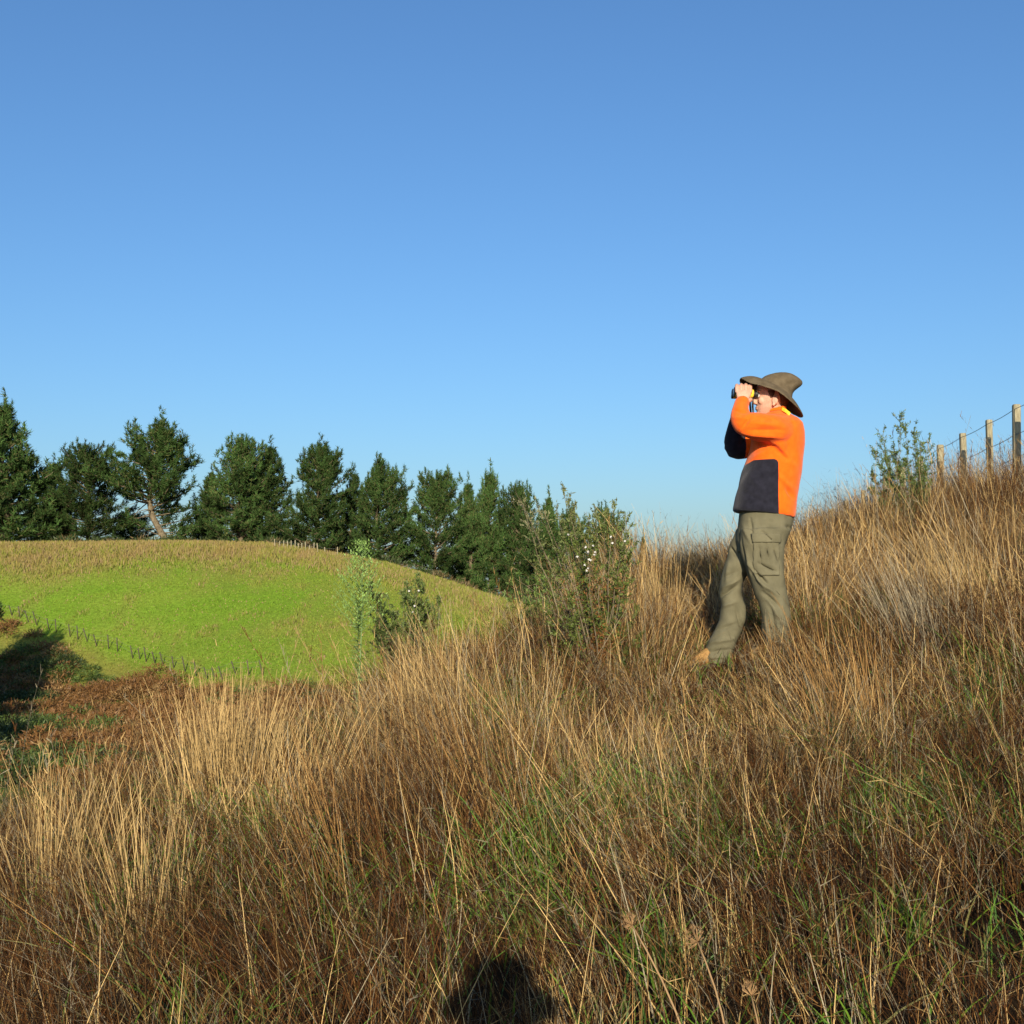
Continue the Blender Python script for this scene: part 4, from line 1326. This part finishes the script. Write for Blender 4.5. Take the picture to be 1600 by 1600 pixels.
    for q in np.linspace(0, 1, m):
        ext = np.where(ca > 0, 29, 30) * np.abs(ca) ** 1.5 + 23 * np.abs(sa) ** 1.5
        X = ca * (28 + ext * q)
        Yy = sa * (23 + 19 * q * np.abs(sa))
        adeg = np.degrees(np.abs(np.arctan2(sa, ca)))
        edge = np.interp(adeg, [0, 12, 25, 45, 65, 90, 135, 160, 180], [-15, -15.5, -17.5, -19.5, -15, -10.5, -12, -14, -14])
        pw = np.interp(adeg, [0, 45, 90, 180], [2.6, 1.7, 1.3, 1.5])
        Z = -1 + edge * q ** pw
        P = C + fx[None] * (X * k)[:, None] + sy[None] * (Yy * k)[:, None] + upv[None] * (Z * k)[:, None]
        top.append(P + upv * .0035); bot.append(P - upv * .0035)
    VV = np.concatenate(top + bot)
    Q = []
    for i in range(m - 1):
        for jx in range(n):
            kx = (jx + 1) % n
            Q.append((i * n + jx, (i + 1) * n + jx, (i + 1) * n + kx, i * n + kx))
            o_ = m * n
            Q.append((o_ + i * n + jx, o_ + i * n + kx, o_ + (i + 1) * n + kx, o_ + (i + 1) * n + jx))
    for jx in range(n):
        kx = (jx + 1) % n
        Q.append(((m - 1) * n + jx, (2 * m - 1) * n + jx, (2 * m - 1) * n + kx, (m - 1) * n + kx))
        Q.append((jx, kx, m * n + kx, m * n + jx))
    ht.add(VV, Q)

    def hfolds(V, N):
        V = fold(V, N, W(1225, 601, YM - .08), W(1244, 600, YM - .08), .014, -.009)
        V = fold(V, N, W(1225, 601, YM + .08), W(1244, 600, YM + .08), .014, -.009)
        V = fold(V, N, W(1208, 583, YM), W(1240, 586, YM), .016, -.014)
        return V
    fuse('hat', ht, 0.0038, 4, M_felt, root, hfolds)


build_man()


def build_binoculars():
    c = W(1165, 615.5, YM)
    root = empty('binoculars', c)
    tag(root, 'yellow and black binoculars held up to the man\'s eyes', 'binoculars')
    ax = unit(W(1146, 614.5, YM) - W(1183, 618.3, YM))
    up = unit(A([0, 0, 1.0]) - ax * ax[2]); sy = A([0, 1.0, 0])
    o = W(1165, 615.8, YM)
    for sgn in (-1, 1):
        ba = Acc()
        rows = [(-.042, .020, .020), (-.036, .027, .027), (-.02, .029, .030), (.0, .028, .029), (.03, .027, .028), (.055, .0285, .0295), (.071, .030, .031)]
        loft(ba, [(o + ax * s + sy * sgn * .035, sy * w_, up * h_) for s, w_, h_ in rows], n=20, e=2.4)
        bo = ba.build('barrel', M_yellow, root, True)
        ri = Acc()
        loft(ri, [(o + ax * s + sy * sgn * .035, sy * w_, up * w_) for s, w_ in ((.0715, .030), (.072, .0315), (.077, .0315), (.079, .029), (.0795, .024))], n=20, e=2)
        ri.build('objective_ring', M_black, bo, True, origin=A(root.location))
        le = Acc(); ball(le, o + ax * .0785 + sy * sgn * .035, (.004, .023, .023), n=8); le.build('lens', M_glass, bo, True, origin=A(root.location))
        ey = Acc()
        loft(ey, [(o + ax * s + sy * sgn * .033, sy * w_, up * w_) for s, w_ in ((-.038, .021), (-.044, .017), (-.050, .017), (-.052, .0205), (-.068, .0205), (-.070, .018))], n=18, e=2)
        ey.build('eyepiece', M_black, root, True)
    br = Acc()
    loft(br, [(o + ax * s, sy * .022, up * .012) for s in (-.02, -.018, .03, .032)], n=16, e=4)
    tube(br, [o - ax * .034, o + ax * .04], .011, n=12)
    br.build('hinge', M_black, root, True)
    for sgn in (-1, 1):
        st = Acc()
        p = o - ax * .03 + sy * sgn * .055
        pts = [p, p + A([.004, -sgn * .01, -.03]), p + A([.006, -sgn * .02, -.085]), p + A([.010, -sgn * .018, -.135])]
        for a_, b_ in zip(pts[:-1], pts[1:]):
            d = unit(b_ - a_); s = unit(np.cross(d, sy)); 
            loft(st, [(a_, s * .006, sy * .0022), (b_, s * .006, sy * .0022)], n=8, e=5)
        st.build('strap', M_black, root, True)


build_binoculars()


# ------------------------------------------------------------------ the photographer (casts the head shadow on the grass)
def build_photographer():
    g = float(height(0.0, -0.25))
    root = empty('person', (0.0, -0.22, g))
    tag(root, 'person in grey clothes taking the picture, whose head shadow falls on the front grass', 'person')
    s = lambda x, y, z: A([x, y, z])
    b = Acc()
    ball(b, s(0, -.21, .06), (.078, .098, .115), n=16); ball(b, s(0, -.15, .005), (.05, .055, .05))
    ball(b, s(0, -.108, .035), (.014, .02, .02)); ball(b, s(0, -.128, -.025), (.03, .02, .012))
    for q in (-1, 1): ball(b, s(q * .08, -.215, .05), (.012, .02, .032))
    limb(b, [s(0, -.23, .0), s(0, -.245, -.12)], [.056, .066])
    loft(b, [(s(0, -.25, z), A([w_, 0, 0]), A([0, d_, 0])) for z, w_, d_ in ((-.10, .08, .06), (-.16, .17, .09), (-.3, .18, .11), (-.6, .15, .1), (-.8, .16, .11))])
    for q in (-1, 1):
        limb(b, [s(q * .18, -.25, -.17), s(q * .25, -.17, -.34), s(q * .24, -.12, -.39), s(q * .16, -.10, -.2), s(q * .085, -.09, -.05)], [.055, .047, .042, .038, .028])
        loft(b, [(s(q * .083, -.09, -.06), A([.015, 0, 0]), A([0, .026, 0])), (s(q * .078, -.085, -.02), A([.014, 0, 0]), A([0, .038, 0])), (s(q * .072, -.08, .02), A([.012, 0, 0]), A([0, .04, 0]))], n=14)
        for k in range(4):
            y = -.052 - k * .02
            limb(b, [s(q * .072, y, .012), s(q * .066, y, .034), s(q * .045, y + .003, .044), s(q * .025, y + .004, .043)], [.0095, .0095, .009, .007], n=8)
        limb(b, [s(q * .08, -.112, -.03), s(q * .062, -.116, -.036), s(q * .035, -.110, -.036)], [.013, .011, .009], n=8)
    fuse('body', b, .006, 2, M_skin, root)
    j = Acc()
    loft(j, [(s(0, -.25, z), A([w_, 0, 0]), A([0, d_, 0])) for z, w_, d_ in ((-.105, .07, .07), (-.13, .14, .09), (-.19, .215, .12), (-.3, .215, .135), (-.55, .19, .13), (-.78, .2, .14), (-.84, .2, .14))], n=32)
    for q in (-1, 1):
        limb(j, [s(q * .17, -.25, -.19), s(q * .255, -.18, -.34), s(q * .245, -.125, -.395), s(q * .185, -.105, -.20), s(q * .118, -.095, -.06)], [.085, .078, .068, .06, .052])
    fuse('jacket', j, .011, 4, M_grey, root)
    t = Acc()
    loft(t, [(s(0, -.25, z), A([w_, 0, 0]), A([0, d_, 0])) for z, w_, d_ in ((-.76, .165, .115), (-.85, .185, .13), (-.95, .17, .12))])
    for q in (-1, 1):
        limb(t, [s(q * .095, -.25, -.88), s(q * .11, -.23, -1.18), s(q * .12, -.25, g + .06)], [.095, .072, .058])
    fuse('trousers', t, .012, 3, M_twill, root)
    for q in (-1, 1):
        f = Acc()
        loft(f, [(s(q * .125, -.25 + y, g + .012 + z), A([w_, 0, 0]), A([0, 0, z + .012])) for y, z, w_ in ((-.09, .03, .03), (-.04, .06, .04), (.05, .05, .045), (.13, .035, .046), (.175, .02, .03))], n=16, e=2.6)
        f.build('boot', M_boot, root, True)
    h = Acc()
    loft(h, [(s(0, -.215, z), A([w_, 0, 0]), A([0, w_ * 1.12, 0])) for z, w_ in ((.085, .15), (.10, .14), (.108, .096), (.17, .092), (.205, .075), (.215, .03))], n=28)
    h.build('hat', M_felt, root, True)
    cr = empty('compact_camera', (0, -.06, 0)); tag(cr, 'small black compact camera held by the person taking the picture', 'camera')
    c = Acc(); loft(c, [(s(0, -.06, z), A([.05, 0, 0]), A([0, .014, 0])) for z in (-.03, -.027, .027, .03)], n=20, e=6); c.build('body', M_black, cr, True)
    c = Acc(); loft(c, [(s(0, y, 0), A([.024, 0, 0]), A([0, 0, .024])) for y in (-.05, -.03, -.028)], n=20, e=2); c.build('lens', M_black, cr, True)


build_photographer()
